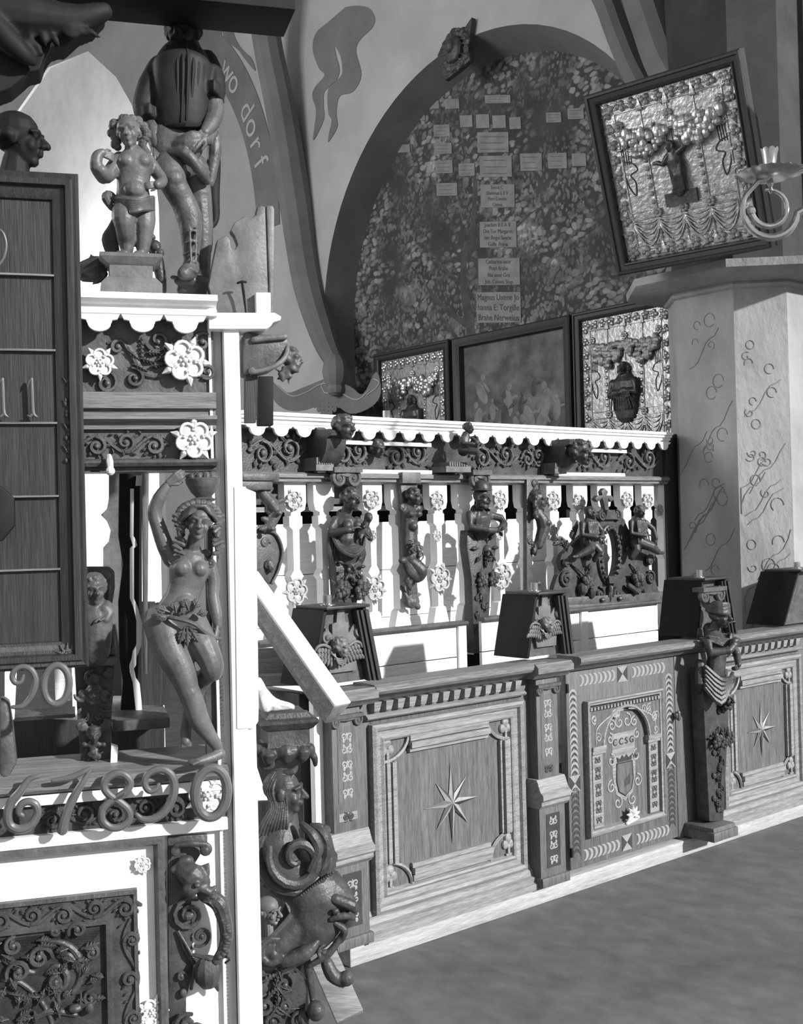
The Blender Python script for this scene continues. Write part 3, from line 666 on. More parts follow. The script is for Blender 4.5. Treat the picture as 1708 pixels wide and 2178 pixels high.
# ------------------------------------------------------------- lecterns with cherub heads
def feather(b, x, z, L, w, ang, y, th):
    a = radians(ang); b.ell((x+cos(a)*L/2, y, z+sin(a)*L/2), (L/2, th, w/2), (0, -a, 0), 8)
def cherub(b, c, r, yaw=20, seed=0, wings=1):
    if wings != 2: head(b, c, r*2, yaw=yaw, hair='curls', seed=seed)
    if wings > 1:
        for s_ in (-1, 1):
            for row in range(3):
                n = 8-row
                for k in range(n):
                    x = c[0]+s_*r*(.35+.36*k+.1*row); z = c[2]-r*(.95-.42*row)+r*.30*sin(k/7*pi*.8); L = r*(1.15-.2*row)*(1-.03*k)
                    feather(b, x, z, L, r*.40, -90+s_*(4+5*k), c[1]+r*.62-row*r*.12, r*.17)
            b.tube(crv([(c[0]+s_*r*.7, c[1]+r*.45, c[2]-r*.35), (c[0]+s_*r*1.3, c[1]+r*.3, c[2]+r*.15), (c[0]+s_*r*2.0, c[1]+r*.3, c[2]+r*.45), (c[0]+s_*r*2.7, c[1]+r*.35, c[2]+r*.3), (c[0]+s_*r*3.0, c[1]+r*.4, c[2]-r*.2)], 4), [r*.12, r*.17, r*.17, r*.14, r*.08], 7)
        for k in range(4): b.tube(crv([(c[0]-r*(1.0-.12*k), c[1]+r*.25, c[2]-r*.55), (c[0]-r*.45, c[1]-r*.05, c[2]-r*(1.05+.16*k)), (c[0]+r*.45, c[1]-r*.05, c[2]-r*(1.05+.16*k)), (c[0]+r*(1.0-.12*k), c[1]+r*.25, c[2]-r*.55)], 4), r*.085, 6)
def head(b, c, hh, yaw=0, pitch=0, roll=0, hair='curls', beard=False, seed=0, hat=None):
    """c: centre of the head, hh: chin to crown; face looks along -y before yaw (deg, + turns to the right)"""
    q = B(); r_ = random.Random(seed)
    q.ell((0, .06, .12), (.36, .43, .38), n=14); q.ell((0, -.10, -.12), (.275, .29, .37), n=14); q.ell((0, -.26, -.40), (.12, .11, .10))
    for s_ in (-1, 1):
        q.ell((s_*.16, -.26, -.14), (.12, .11, .13)); q.ell((s_*.145, -.335, .03), (.085, .06, .05))
        q.tube([(s_*.04, -.40, .10), (s_*.16, -.40, .135), (s_*.28, -.30, .10)], [.05, .05, .035], 6); q.ell((s_*.34, .02, -.02), (.06, .11, .15))
        q.ell((s_*.055, -.45, -.13), (.05, .055, .045))
    q.tube([(0, -.39, .08), (0, -.46, -.02), (0, -.53, -.12)], [.05, .058, .075], 8)
    q.ell((0, -.40, -.235), (.105, .06, .03)); q.ell((0, -.39, -.295), (.085, .06, .032))
    if hair == 'curls' or hair == 'long':
        n = 80
        for i in range(n):
            ph = i*2.39996; zz = 1-(i+.5)/n*1.35; rr = sqrt(max(0, 1-zz*zz)); x, y = rr*cos(ph), rr*sin(ph)
            if y < -.15 and zz < .60: continue
            q.ell((x*.40, y*.45+.07, zz*.40+.12), r_.uniform(.07, .11), n=8)
        if hair == 'long':
            for i in range(26):
                s_ = -1 if i % 2 else 1; t = (i//2)/12
                q.ell((s_*(.42+.12*sin(t*7+i)), .12-.12*r_.random(), .15-1.0*t), (.13, .13, .12), n=8)
    elif hair == 'cap':
        q.ell((0, .08, .18), (.40, .46, .38), n=14)
        for i in range(11):
            a = pi*(i/10)-pi; q.ell((.37*cos(a), .1-.42*sin(-a)*.9 if 0 else .10+.40*sin(a)*-1*.6, .02), .10, n=7)
    if hair == 'turban':
        for i in range(5): 
            q.tube([(.40*cos(t*pi/8), .05+.44*sin(t*pi/8), .20+.07*i+.07*sin(t*pi/8+i)) for t in range(17)], .11-.008*i, 8)
        q.ell((0, .06, .42), (.33, .36, .24))
    if hair == 'helmet':
        q.lathe([(.43, .10), (.44, .16), (.42, .3), (.36, .45), (.24, .58), (.1, .66), (.02, .69)], (0, .05, 0), 18)
        q.lathe([(.47, .09), (.49, .12), (.47, .16)], (0, .03, 0), 18)
    if beard:
        for i in range(26):
            a = (i/25-.5)*2.6; q.ell((.26*sin(a), -.24*cos(a)-.04, -.30-.16*cos(a)*r_.random()-.06), r_.uniform(.07, .11), n=7)
        for s_ in (-1, 1): q.tube([(0, -.44, -.20), (s_*.14, -.40, -.24), (s_*.2, -.33, -.32)], [.045, .05, .03], 6)
    E = (Matrix.Translation(Vector(c)) @ Matrix.Rotation(radians(yaw), 4, 'Z') @ Matrix.Rotation(radians(pitch), 4, 'X') @ Matrix.Rotation(radians(roll), 4, 'Y') @ Matrix.Scale(hh, 4))
    b.join(q, E)
def lectern(label, bl, br, tl, tr, zb, zt, depth, has_cherub, cpx=None, yaw=25, seed=0):
    """trapezoid front in the pew plane, extruded back"""
    y = -.05; xm = (bl+br)/2
    t = thing('book_rest', PEW, (xm, y, zb), label, 'book rest')
    b = B(); th = .014
    # left slanted board and right slanted board
    for (xa, xb, s_) in ((bl, tl, -1), (br, tr, 1)):
        v = []
        for (x, z) in ((xa, zb), (xb, zt)):
            v += [(x, y-.012, z), (x+s_*th, y-.012, z), (x+s_*th, y+depth, z), (x, y+depth, z)]
        bb = B(); bb.add(v, [(0, 1, 2, 3), (7, 6, 5, 4), (0, 4, 5, 1), (1, 5, 6, 2), (2, 6, 7, 3), (3, 7, 4, 0)])
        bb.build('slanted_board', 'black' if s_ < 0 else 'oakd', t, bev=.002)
    b = B(); b.plate([(bl, zb), (br, zb), (tr, zt), (tl, zt)], y+.02, y+.04); b.build('front_board', 'carvem', t)
    b = B()
    for i, (dx, dy, w) in enumerate(((0, -.02, .016), (-.018, -.012, .012), (-.032, -.004, .010))):
        p, q = (br+dx, zb), (tr+dx, zt-.01)
        b.beam((p[0], y+dy, p[1]), (q[0], y+dy, q[1]), w, .03, (0, 1, 0))
    b.build('edge_moulding', 'oakd', t)
    b = B(); b.box(tl-.015, y-.03, zt, tr+.02, y+depth*.9, zt+.012); b.build('top_board', 'oakd', t, bev=.003)
    b = B(); cx = tl+(tr-tl)*.28; b.lathe([(.03, zt+.012), (.03, zt+.016), (.017, zt+.018), (.017, zt+.05), (.013, zt+.05), (.013, zt+.03)], (cx, y+.05, 0), 16); b.build('candle_socket', 'brass', t)
    if has_cherub:
        b = B(); r = (br-bl)*.125; hx, hz = cpx; h = zt-zb
        b.plate([(xm-.06, zb+h*.15), (xm+.06, zb+h*.15), (xm+.07, zb+h*.5), (xm+.09, zb+h*.72), (xm+.055, zb+h*.78), (xm+.03, zb+h*.66), (xm+.03, zb+h*.8), (xm+.015, zb+h*.82), (xm+.012, zb+h*.98), (xm-.02, zb+h*.98), (xm-.025, zb+h*.82), (xm-.045, zb+h*.8), (xm-.045, zb+h*.66), (xm-.075, zb+h*.75), (xm-.085, zb+h*.6)], y+.004, y+.03)
        scroll(b, xm+.075, zb+h*.68, .03, 90, -1.2, .009, y); scroll(b, xm-.07, zb+h*.62, .026, 90, 1.2, .008, y)
        b.build('strapwork', 'carvel', t)
        b = B(); cherub(b, (hx, y-.035, hz), r, yaw, seed, 1); b.build('cherub_head', 'carvel', t, vox=.0028, smooth=1); b = B(); cherub(b, (hx, y-.035, hz), r, yaw, seed, 2); b.build('wings', 'carvel', t)
    return t
def trap(tlp, trp, blp, brp, o=-.05):
    a, b_, c, d = (PEW.at(*p, o) for p in (tlp, trp, blp, brp)); return c.x, d.x, a.x, b_.x, (c.z+d.z)/2, (a.z+b_.z)/2
zt = 1.045
a = trap((692, 1297), (768, 1291), (664, 1432), (796, 1428)); h1 = PEW.at(724, 1378, -.08)
lectern('cherub book rest nearest the camera, behind the sloping white handrail', a[0], a[1], a[2], a[3], zt+.02, a[5], .19, True, (h1.x, h1.z), 30, 1)
a = trap((1140, 1264), (1192, 1263), (1121, 1386), (1207, 1383)); h2 = PEW.at(1163, 1330, -.08)
lectern('middle cherub book rest with dark side board, above the coat of arms door', a[0], a[1], a[2], a[3], zt+.02, a[5], .19, True, (h2.x, h2.z), 30, 2)
a = trap((1468, 1234), (1512, 1231), (1456, 1345), (1530, 1342), .02)
lectern('book rest without cherub, behind the turbaned herm', a[0], a[1], a[2], a[3], zt+.01, a[5], .22, False)
a = trap((1672, 1215), (1730, 1212), (1640, 1310), (1750, 1306), .02)
lectern('dark book rest cut off by the right edge of the photo', a[0], a[1], a[2], a[3], zt+.01, a[5], .22, False)
# dark bench slab on the pier at far right
q0, q1 = PEW.at(1678, 940, .2), PEW.at(1708, 1150, .2)
b = B(); b.box(q0.x, .2, q1.z, q0.x+.5, .24, q0.z); solo(b, 'hanging_board', 'black', PEW, (q0.x+.2, .2, q1.z), 'black board standing out at the right edge beside the pier', 'board', bev=.004)
# ============================================================= sculpting in picture-sized steps on a real plane
class SK:
    """pixel points on a plane (frame, off) with depth dy in metres towards the viewer (+ = nearer)"""
    def __init__(s, fr, off, px, py):
        s.h = B(); s.hk = 1
        s.f, s.o = fr, off; a = fr.at(px, py, off); s.su = fr.at(px+1, py, off).x-a.x; s.sz = a.z-fr.at(px, py+1, off).z; s.b = B()
    def p(s, q):
        v = s.f.at(q[0], q[1], s.o); v.y -= (q[2] if len(q) > 2 else 0); return v
    def e(s, x, y, dy, rx, rz, ry=None, rot=None, n=10):
        s.b.ell(s.p((x, y, dy)), (rx*s.su, (ry if ry is not None else min(rx*s.su, rz*s.sz)), rz*s.sz), rot, n); return s
    def t(s, pts, r, n=9, sy=1, sm=0):
        P = [s.p(q) for q in pts]; P = crv(P, sm) if sm else P
        R = [k*s.sz for k in r] if hasattr(r, '__len__') else r*s.sz
        s.b.tube(P, R, n, sy); return s
    def pl(s, pts, d0, d1, sm=0):
        P = s.f.xz(pts, s.o); P = [tuple(q) for q in crv(P, sm)] if sm else P
        s.b.plate(P, s.o-d1, s.o-d0); return s
    def sc(s, x, y, r, a0, turns, rad, dy=.01):
        q = s.p((x, y)); scroll(s.b, q.x, q.z, r*s.sz, a0, turns, rad*s.sz, q.y-dy); return s
    def lf(s, x, y, L, w, ang, dy=.01, th=None):
        q = s.p((x, y)); leaf(s.b, q.x, q.z, L*s.sz, w*s.sz, ang, q.y-dy, th); return s
    def fr(s, x, y, r, seed=0, dy=.01, n=9):
        q = s.p((x, y)); fruit(s.b, q.x, q.y-dy, q.z, r*s.sz, seed, n); return s
    def hd(s, x, y, hh, dy=.03, **k):
        head(s.b, s.p((x, y, dy)), hh*s.sz, **k); return s
    def hand(s, w, d, palm, size, curl=.4, side=1):
        """five fingered hand: wrist w, direction d (px), palm facing (3D), size px"""
        W_ = s.p(w); D = (s.p(d)-W_).normalized(); k = size*s.sz; Nn = Vector(palm); Nn = (Nn-D*Nn.dot(D)).normalized(); Sd = D.cross(Nn)*side
        k *= 1.3; b = s.h; s.hk = min(s.hk, k*.026); pc = W_+D*k*.28
        for j in (-1, -.33, .33, 1): b.tube([W_+Sd*k*.1*j, W_+D*k*.5+Sd*k*.16*j], [k*.09, k*.085], 6)
        for j, L in ((-1, .38), (-.33, .46), (.33, .44), (1, .34)):
            p0 = W_+D*k*.5+Sd*k*.17*j; a = curl; p1 = p0+(D*cos(a*.5)+Nn*sin(a*.5))*k*L*.45; p2 = p1+(D*cos(a*1.4)+Nn*sin(a*1.4))*k*L*.35; p3 = p2+(D*cos(a*2.2)+Nn*sin(a*2.2))*k*L*.3
            b.tube([p0, p1, p2, p3], [k*.082, k*.078, k*.07, k*.058], 7)
        q0 = W_+D*k*.12+Sd*k*.15; b.tube([q0, q0+D*k*.2+Sd*k*.16+Nn*k*.05, q0+D*k*.4+Sd*k*.18+Nn*k*.1], [k*.09, k*.075, k*.055], 6)
        return s
    def mk(s, name, m, t, vox=0, smooth=2, **k):
        o = build(s.b, name, m, t, vox, smooth, extra=(s.h, max(s.hk, .0011)), **k); s.b = B(); s.h = B(); return o
SO = .9
def Z(px, py, dy=0): return PEW.at(px, py, SO-dy).z
def X(px, py=1000, dy=0): return PEW.at(px, py, SO-dy).x
uL, uR = X(505), X(1408, 1000)-.004
CS = thing('choir_screen', PEW, (1.5, SO, 0), 'long carved choir screen with white scalloped cornice and cut-out balusters behind the pews', 'screen')
zt = 2.165
b = B(); b.sweep([(SO+.12, zt-.058), (SO-.06, zt-.058), (SO-.06, zt-.05), (SO-.072, zt-.047), (SO-.072, zt-.034), (SO-.085, zt-.03), (SO-.085, zt-.018), (SO-.095, zt-.015), (SO-.095, zt), (SO+.12, zt)], uL-.03, uR); b.build('cornice', 'white', CS)
ns = 24; us = (uR-uL)/ns; b = B()
for i in range(ns):
    c = uL+us*(i+.5); w = us*.5
    b.plate([(c-w*1.001, zt-.058), (c-w*.84, zt-.069), (c-w*.68, zt-.069), (c-w*.64, zt-.075)]+arc(c, zt-.075, w*.6, 180, 360, 10, w*.5)+[(c+w*.64, zt-.075), (c+w*.68, zt-.069), (c+w*.84, zt-.069), (c+w*1.001, zt-.058)], SO-.075, SO-.06)
b.build('scalloped_valance', 'white', CS)
zf0, zf1 = 1.895, 2.085
b = B(); b.box(uL-.03, SO-.01, zf0-.01, uR, SO+.03, zf1+.01); fz = b.build('frieze', 'carve', CS)
b = B(); b.sweep([(SO+.1, 1.85), (SO-.03, 1.85), (SO-.045, 1.857), (SO-.045, 1.868), (SO-.06, 1.875), (SO-.06, 1.892), (SO-.045, 1.9), (SO+.1, 1.9)], uL-.03, uR); b.build('screen_rail', 'oakh', CS)
for i, (xa, xb, sd) in enumerate(((525, 640, 1), (705, 775, 2), (815, 905, 3), (995, 1095, 4), (1105, 1150, 5), (1215, 1300, 6), (1310, 1395, 7))):
    b = B(); vine(b, X(xa), zf0+.03, X(xb), zf1-.015, SO-.02, sd, .007); b.build('scroll_carving', 'carvem', fz)
for xa, xb, zz in ((662, 905, 1.898), (1165, 1315, 1.898), (700, 905, 2.035), (1215, 1320, 2.035)):
    b = B(); b.box(X(xa), SO-.05, zz, X(xb), SO, zz+.018); b.build('fillet', 'white', CS)
# mask on the frieze
s = SK(PEW, SO-.02, 795, 957); s.hd(795, 957, 40, .03, yaw=-5, hair='curls', seed=3); s.mk('carved_mask', 'carve', fz, .004, 1)
# balusters: flat cut-outs, rosettes nailed on
def baluster(i, cx, ros, m='white', bot=None, yl=1250):
    u = X(cx, 1060); k = .060; zt_ = 1.852; zb = Z(cx, yl)
    o = [(k, zt_), (k, zt_-.09), (k*.85, zt_-.125), (k*.45, zt_-.135), (k*.45, zt_-.15), (k*.6, zt_-.155), (k*.6, zt_-.20), (k*.30, zt_-.215), (k*.27, zt_-.40), (k*.6, zt_-.43), (k*.28, zt_-.455), (k*.28, zt_-.62), (k*.55, zt_-.63), (k*.85, zt_-.70), (k*.75, zt_-.78), (k*.4, zt_-.83), (k*.35, zt_-.85), (k*.55, zt_-.87), (k*.42, zt_-.89), (k*.42, 1.02)]
    out = [(u+x, z) for x, z in o]+[(u-x, z) for x, z in o[::-1]]
    b = B(); b.plate(out, SO-.012, SO+.04); bo = b.build('baluster', m, CS)
    for (x, y, r) in ros:
        q = PEW.at(x, y, SO-.03); rosette_flat(bo, q.x, SO-.016, q.z, r, (x*7+y) % 72, 'rosg')
for i, (cx, ros) in enumerate(((625, [(628,1064,.05), (631,1257,.068)]), (789, [(793,1062,.05), (794,1139,.03), (799,1252,.068)]), (929, [(932,1065,.05), (932,1139,.032), (937,1231,.075)]),
        (1061, [(1065,1063,.052), (1065,1136,.032), (1068,1225,.078)]), (1175, [(1179,1065,.055), (1178,1134,.05)]), (1231, [(1234,1070,.055)]), (1282, []), (1330, [(1336,1063,.05)]), (1375, [(1380,1065,.05)]), (1410, [(1405, 1085, .04)]))):
    baluster(i, cx, ros)
for cx in (686, 848, 988, 1118): baluster(0, cx, [], 'white', 1)
# backing: white boards, brown beam, black sheet added for the unlit opening
SB = SO+.15
BW = thing('back_boards', PEW, (1.5, SB, .2), 'whitewashed board backing behind the balusters', 'boards')
zz = [1.0, 1.18, 1.42, PEW.at(1000, 1106, SB).z]
for a_, c_ in zip(zz[:-1], zz[1:]):
    b = B(); b.box(uL+.0, SB, a_+.003, uR, SB+.025, c_); b.build('plank', 'whiteb', BW, bev=.002)
b = B(); b.box(uL, SB+.12, .8, uR, SB+.15, 2.07); solo(b, 'dark_gap_sheet', 'black', PEW, (1.5, SB+.12, .8), 'black sheet standing in for the unlit opening between the balusters above the white boards', 'panelling')
q0, q1 = PEW.at(700, 1012, SB-.05), PEW.at(700, 1072, SB-.05)
b = B(); x1 = X(890, 1050, -.25); pr = [(SB+.1, q0.z+.06), (SB-.02, q0.z+.05), (SB-.04, q0.z), (SB-.045, (q0.z+q1.z)/2), (SB-.03, q1.z), (SB+.1, q1.z-.01)]; b.sweep(pr, uL, x1)
solo(b, 'rounded_beam', 'carvem', PEW, (1.2, SB, q1.z), 'smooth rounded brown beam behind the left balusters', 'beam')
b = B(); b.box(uL, SB-.05, q1.z-.035, x1, SB+.02, q1.z-.012); solo(b, 'pale_batten', 'oakl', PEW, (1.2, SB, q1.z-.03), 'thin pale batten under the rounded brown beam', 'batten')
# bench back rail and white panels in front of the screen foot
yb = SO-.22
def BX(px, py=1340): return PEW.at(px, py, yb).x
for i, (xa, xb, lab) in enumerate(((545, 990, 'white bench back panel with dark top rail left of the warrior herm'), (1024, 1400, 'white bench back panel with dark top rail right of the warrior herm'))):
    za = PEW.at(xa, 1375 if xa == 545 else 1322, yb).z
    t = thing('choir_bench', PEW, ((BX(xa)+BX(xb))/2, yb, .3), lab, 'bench back')
    b = B(); b.sweep([(yb+.03, za), (yb-.02, za), (yb-.028, za+.01), (yb-.02, za+.02), (yb+.03, za+.022)], BX(xa), BX(xb)); b.build('top_rail', 'carvem', t)
    for k, (z0, z1) in enumerate(((za-.15, za), (za-.33, za-.156), (.25, za-.336))): b = B(); b.box(BX(xa), yb, z0, BX(xb), yb+.02, z1); b.build('plank', 'whiteb', t, bev=.002)
    b = B(); xx = BX(xb-12) if i == 0 else BX(xa+215); b.box(xx-.02, yb-.015, .25, xx+.03, yb+.01, za); b.build('stile', 'white', t)
b = B(); b.box(BX(547), yb-.3, .42, BX(1400), yb, .46); solo(b, 'plain_bench', 'oakl', PEW, (1.8, yb-.2, .42), 'plain bench seat hidden low between pew fronts and bench backs', 'bench')
# end post of the screen, the pier's shadow put into its dark colour
b = B(); b.box(X(1408, 1000), SO-.03, .0, X(1408, 1000)+.14, SO+.30, 2.165); solo(b, 'screen_end_board', 'oakd', PEW, (X(1420, 1000), SO, 0), 'tall board darkened as the pier shadow, closing the right end of the screen against the pier', 'board', bev=.004)
# small candle socket on the cornice
b = B(); q = PEW.at(822, 880, SO); b.lathe([(.02, zt), (.02, zt+.045), (.015, zt+.045), (.015, zt+.02)], (q.x, SO, 0), 14); solo(b, 'candle_socket', 'brass', PEW, (q.x, SO, zt), 'small metal candle socket standing on the white cornice of the screen', 'candle socket')
# --------------------------------------------- brackets on the frieze
def bracket(px, py, label, kind, seed):
    s = SK(PEW, SO-.06, px, py); q = s.p((px, py)); t = thing('carved_bracket', PEW, (q.x, SO-.06, 1.9), label, 'bracket')
    if kind == 'head':
        b = B(); x0, x1 = q.x-.05, q.x+.06
        pr = [(SO, 2.09), (SO-.19, 2.09), (SO-.205, 2.08), (SO-.20, 2.06), (SO-.17, 2.05)]+[(SO-.03-.14*cos(radians(k*9)), 2.05-.14*sin(radians(k*9))) for k in range(1, 10)]+[(SO, 1.90)]
        b.sweep(pr, x0, x1); b.build('console', 'carve', t)
        s.hd(px+8, py+10, 52, .15, yaw=12, hair='curls', seed=seed); s.mk('cherub_head', 'carve', t, .0045, 1)
        b = B(); b.box(x0-.02, SO-.11, 1.905, x1-.03, SO, 1.935); 
        for i in range(7): b.box(x0-.02+i*.013, SO-.115, 1.935, x0-.012+i*.013, SO, 1.965)
        b.build('dentils', 'carvel', t)
    else:
        s.hd(px+3, py-25, 24, .10, yaw=15, hair='curls', seed=seed); s.mk('head', 'carve', t, .004, 1)
        s.t([(px, py-12, .09), (px-4, py+5, .09), (px-2, py+20, .08)], [9, 12, 13]); s.t([(px+9, py-6, .1), (px+14, py+4, .13), (px+4, py+6, .15)], [4, 4, 4]); s.t([(px-9, py-6, .1), (px-14, py+6, .12), (px-2, py+8, .15)], [4, 4, 4])
        s.t([(px-8, py+20, .09), (px+4, py+24, .16), (px+14, py+36, .13)], [8, 7, 5]); s.t([(px+4, py+20, .08), (px+18, py+26, .12), (px+22, py+38, .09)], [8, 7, 5])
        s.hand((px+4, py+6, .15), (px-1, py+4, .16), (0, -1, 0), 7); s.hand((px-2, py+8, .15), (px+4, py+4, .16), (0, -1, 0), 7); s.mk('body', 'carve', t, .004, 2)
        b = B(); b.box(q.x-.12, SO-.13, 1.905, q.x+.05, SO, 1.935)
        for i in range(8): b.box(q.x-.10+i*.016, SO-.135, 1.935, q.x-.091+i*.016, SO, 1.955)
        b.build('dentils', 'carvel', t)
bracket(683, 905, 'scrolled bracket with cherub head at the left of the choir screen frieze', 'head', 4)
bracket(965, 940, 'bracket with a little seated putto in the middle of the frieze', 'putto', 5)
bracket(1183, 958, 'scrolled bracket with cherub head at the right of the choir screen frieze', 'head', 6)
# --------------------------------------------- herms and reliefs
def volcap(s, x0, x1, y, t, r, dy=.05, m='carvem'):
    q0, q1 = s.p((x0, y, dy)), s.p((x1, y, dy)); b = B(); volute_cap(b, q0.x, q1.x, q0.z, q0.y, r); return b.build('capital', m, t)
# woman with a child
s = SK(PEW, SO-.03, 715, 1150); T = thing('woman_herm', PEW, tuple(s.p((718, 1288))), 'carved herm of a robed woman nursing a child, first figure from the left', 'carved figure')
volcap(s, 688, 748, 1018, T, .042)
s.hd(722, 1064, 46, .09, yaw=8, hair='curls', seed=2); s.t([(722, 1075, .07), (720, 1100, .05)], [11, 14]); s.mk('head', 'carve', T, .0045, 1)
s.t([(718, 1098, .04), (716, 1115, .07), (718, 1145, .08), (722, 1180, .06)], [16, 30, 29, 26], 12, .7); s.e(706, 1118, .12, 9, 10); s.e(728, 1118, .12, 9, 10)
s.t([(696, 1108, .06), (682, 1135, .08), (700, 1128, .15)], [11, 11, 8]); s.hand((703, 1126, .15), (722, 1120, .16), (0, 0, -1), 20, .3)
s.t([(742, 1108, .06), (754, 1130, .10), (746, 1145, .15)], [10, 9, 7]); s.hand((746, 1145, .15), (738, 1132, .16), (0, 1, 0), 18, .3)
s.mk('body', 'carve', T, .005, 2)
s.hd(740, 1103, 22, .16, yaw=-20, hair='cap'); s.t([(738, 1112, .15), (732, 1130, .15), (726, 1138, .14)], [8, 9, 8]); s.t([(730, 1136, .15), (722, 1145, .16), (728, 1152, .14)], [5, 4, 3]); s.t([(736, 1116, .16), (726, 1122, .17)], [4, 3]); s.mk('child', 'carve', T, .0045, 1)
for k in range(6): s.t([(686+k*3, 1140+k*3, .08), (694+k*3, 1166-k*1, .10), (718, 1182-k*6, .12), (744-k*3, 1166-k*1, .10), (756-k*3, 1140+k*3, .07)], [3.5, 4.5, 5, 4.5, 3], 7, sm=4)
for k in range(3): s.t([(687+k*4, 1140, .05), (684+k*5, 1170, .06), (688+k*4, 1196-k*3, .05)], [5, 6, 3], 7, sm=3); s.t([(752-k*4, 1150, .05), (757-k*4, 1178, .06), (752-k*3, 1202-k*3, .05)], [4, 6, 3], 7, sm=3); s.mk('drapery', 'carve', T)
s.pl([(696, 1175), (755, 1175), (752, 1235), (742, 1290), (704, 1290), (700, 1235)], 0, .06); s.mk('shaft', 'carve', T, bev=.005)
s.hd(726, 1205, 44, .05, hair='none', beard=True, seed=4)
for a in range(9): s.lf(726+16*cos(a*.7), 1205-18*sin(a*.7), 20, 9, a*40, .08)
s.mk('satyr_mask', 'carve', T, .004, 1)
s.fr(704, 1252, 22, 1, .07); s.fr(745, 1252, 22, 2, .07); s.lf(715, 1275, 22, 12, -80, .06); s.lf(735, 1278, 22, 12, -100, .06); s.mk('fruit_swag', 'carve', T)
# mermaid
s = SK(PEW, SO-.03, 860, 1150); T = thing('mermaid_herm', PEW, tuple(s.p((870, 1290))), 'carved armless mermaid with scaly tail on a narrow board, second figure from the left', 'carved figure')
s.pl([(843, 1012), (881, 1012), (881, 1278), (862, 1280), (866, 1215), (850, 1180), (852, 1090), (846, 1040)], 0, .025); s.mk('backboard', 'carvem', T, bev=.003)
s.hd(862, 1058, 36, .07, yaw=22, hair='curls', seed=6); s.t([(860, 1068, .05), (860, 1082, .04)], [8, 10]); s.mk('head', 'carve', T, .004, 1)
s.t([(858, 1078, .03), (857, 1095, .055), (857, 1120, .05), (857, 1150, .05), (860, 1185, .05), (866, 1210, .05)], [14, 20, 17, 20, 22, 15], 12, .75); s.e(851, 1094, .085, 7, 7); s.e(867, 1094, .085, 7, 7)
s.sc(842, 1082, 9, 0, 1.2, 5, .05); s.sc(877, 1085, 8, 180, -1.2, 5, .05); s.e(857, 1120, .08, 8, 10)
s.mk('body', 'carve', T, .0045, 2)
for k in range(4): s.sc(850+8*(k % 2)*2, 1155+k*9, 10, 90+60*k, 1.2 if k % 2 else -1.2, 2.2, .10)
s.t([(858, 1195, .06), (872, 1212, .08), (870, 1226, .06), (850, 1215, .07), (838, 1195, .08)], [13, 15, 14, 11, 8], 10, sm=4); s.e(832, 1192, .09, 9, 8); s.lf(845, 1220, 36, 16, -75, .06); s.lf(855, 1222, 36, 14, -90, .06); s.e(874, 1157, .05, 6, 6)
s.mk('tail', 'carve', T, .0045, 1)
s.sc(868, 1280, 17, 0, 1.4, 6, .03); s.e(868, 1280, .02, 14, 14); s.t([(848, 1248, .02), (856, 1270, .03), (880, 1290, .03)], [4, 6, 7]); s.mk('scroll_foot', 'carvem', T, .004, 1)
b = B(); q = s.p((862, 1016)); b.box(q.x-.06, SO-.08, q.z-.03, q.x+.06, SO-.03, q.z+.025); b.build('capital', 'carvel', T, bev=.004)
# bearded warrior
s = SK(PEW, SO-.03, 1003, 1150); T = thing('warrior_herm', PEW, tuple(s.p((1003, 1388))), 'carved bearded warrior in a plumed helmet with arms folded on a tapering shaft', 'carved figure')
volcap(s, 982, 1022, 1022, T, .042)
s.hd(1002, 1060, 42, .08, yaw=10, hair='none', beard=True, seed=7); s.t([(1003, 1075, .06), (1003, 1092, .05)], [9, 12]); s.mk('head', 'carve', T, .004, 1)
q = s.p((1002, 1044, .08)); b = B(); h = 42*s.sz
b.lathe([(.44*h, -.03*h), (.56*h, .0), (.55*h, .03*h), (.45*h, .07*h), (.44*h, .16*h), (.40*h, .30*h), (.31*h, .42*h), (.18*h, .50*h), (.05*h, .53*h), (.01*h, .53*h)], tuple(q), 22); b.tube([(q.x, q.y+.42*h*cos(t*pi/8), q.z+.06*h+.48*h*sin(t*pi/8)) for t in range(9)], .05*h, 6); b.build('helmet', 'carve', T)
s.t([(1003, 1088, .04), (1003, 1105, .07), (1004, 1125, .06)], [16, 26, 22], 12, .75)
s.t([(982, 1095, .06), (978, 1122, .08), (1000, 1128, .14), (1018, 1128, .14)], [9, 9, 7, 6]); s.hand((1016, 1128, .14), (1026, 1134, .14), (0, 0, -1), 16, .5)
s.t([(1022, 1095, .06), (1040, 1103, .09), (1040, 1115, .11), (1026, 1124, .14)], [8, 9, 9, 7]); s.hand((1028, 1122, .14), (1018, 1122, .15), (0, 0, -1), 16, .5)
for k in (-1, 1):
    for j in range(3): s.t([(1003+k*10+k*j*5, 1090, .09-j*.01), (1003+k*14+k*j*6, 1104, .09-j*.01)], 3)
s.mk('body', 'carve', T, .0045, 1)
s.pl([(978, 1128), (1038, 1128), (1040, 1160), (1028, 1230), (1020, 1388), (992, 1388), (986, 1230), (976, 1160)], 0, .06); s.mk('shaft', 'carve', T, bev=.006)
s.hd(1018, 1175, 34, .06, hair='none', beard=True, seed=9)
for a in range(8): s.lf(1012+14*cos(a*.8), 1165-22*sin(a*.8), 22, 10, a*45, .07)
for k in range(6): s.lf(998+(k % 3)*7, 1262+k*19, 22, 12, 60+((k*31) % 60), .066); s.sc(997+(k % 2)*14, 1270+k*18, 7, 90*(k % 2), 1.3 if k % 2 else -1.3, 2.2, .066)
s.sc(1006, 1325, 9, 0, 1.5, 2.5, .065); s.sc(1006, 1350, 7, 180, 1.5, 2.2, .065); s.lf(1004, 1280, 18, 10, 90, .065); s.mk('relief_mask', 'carve', T)
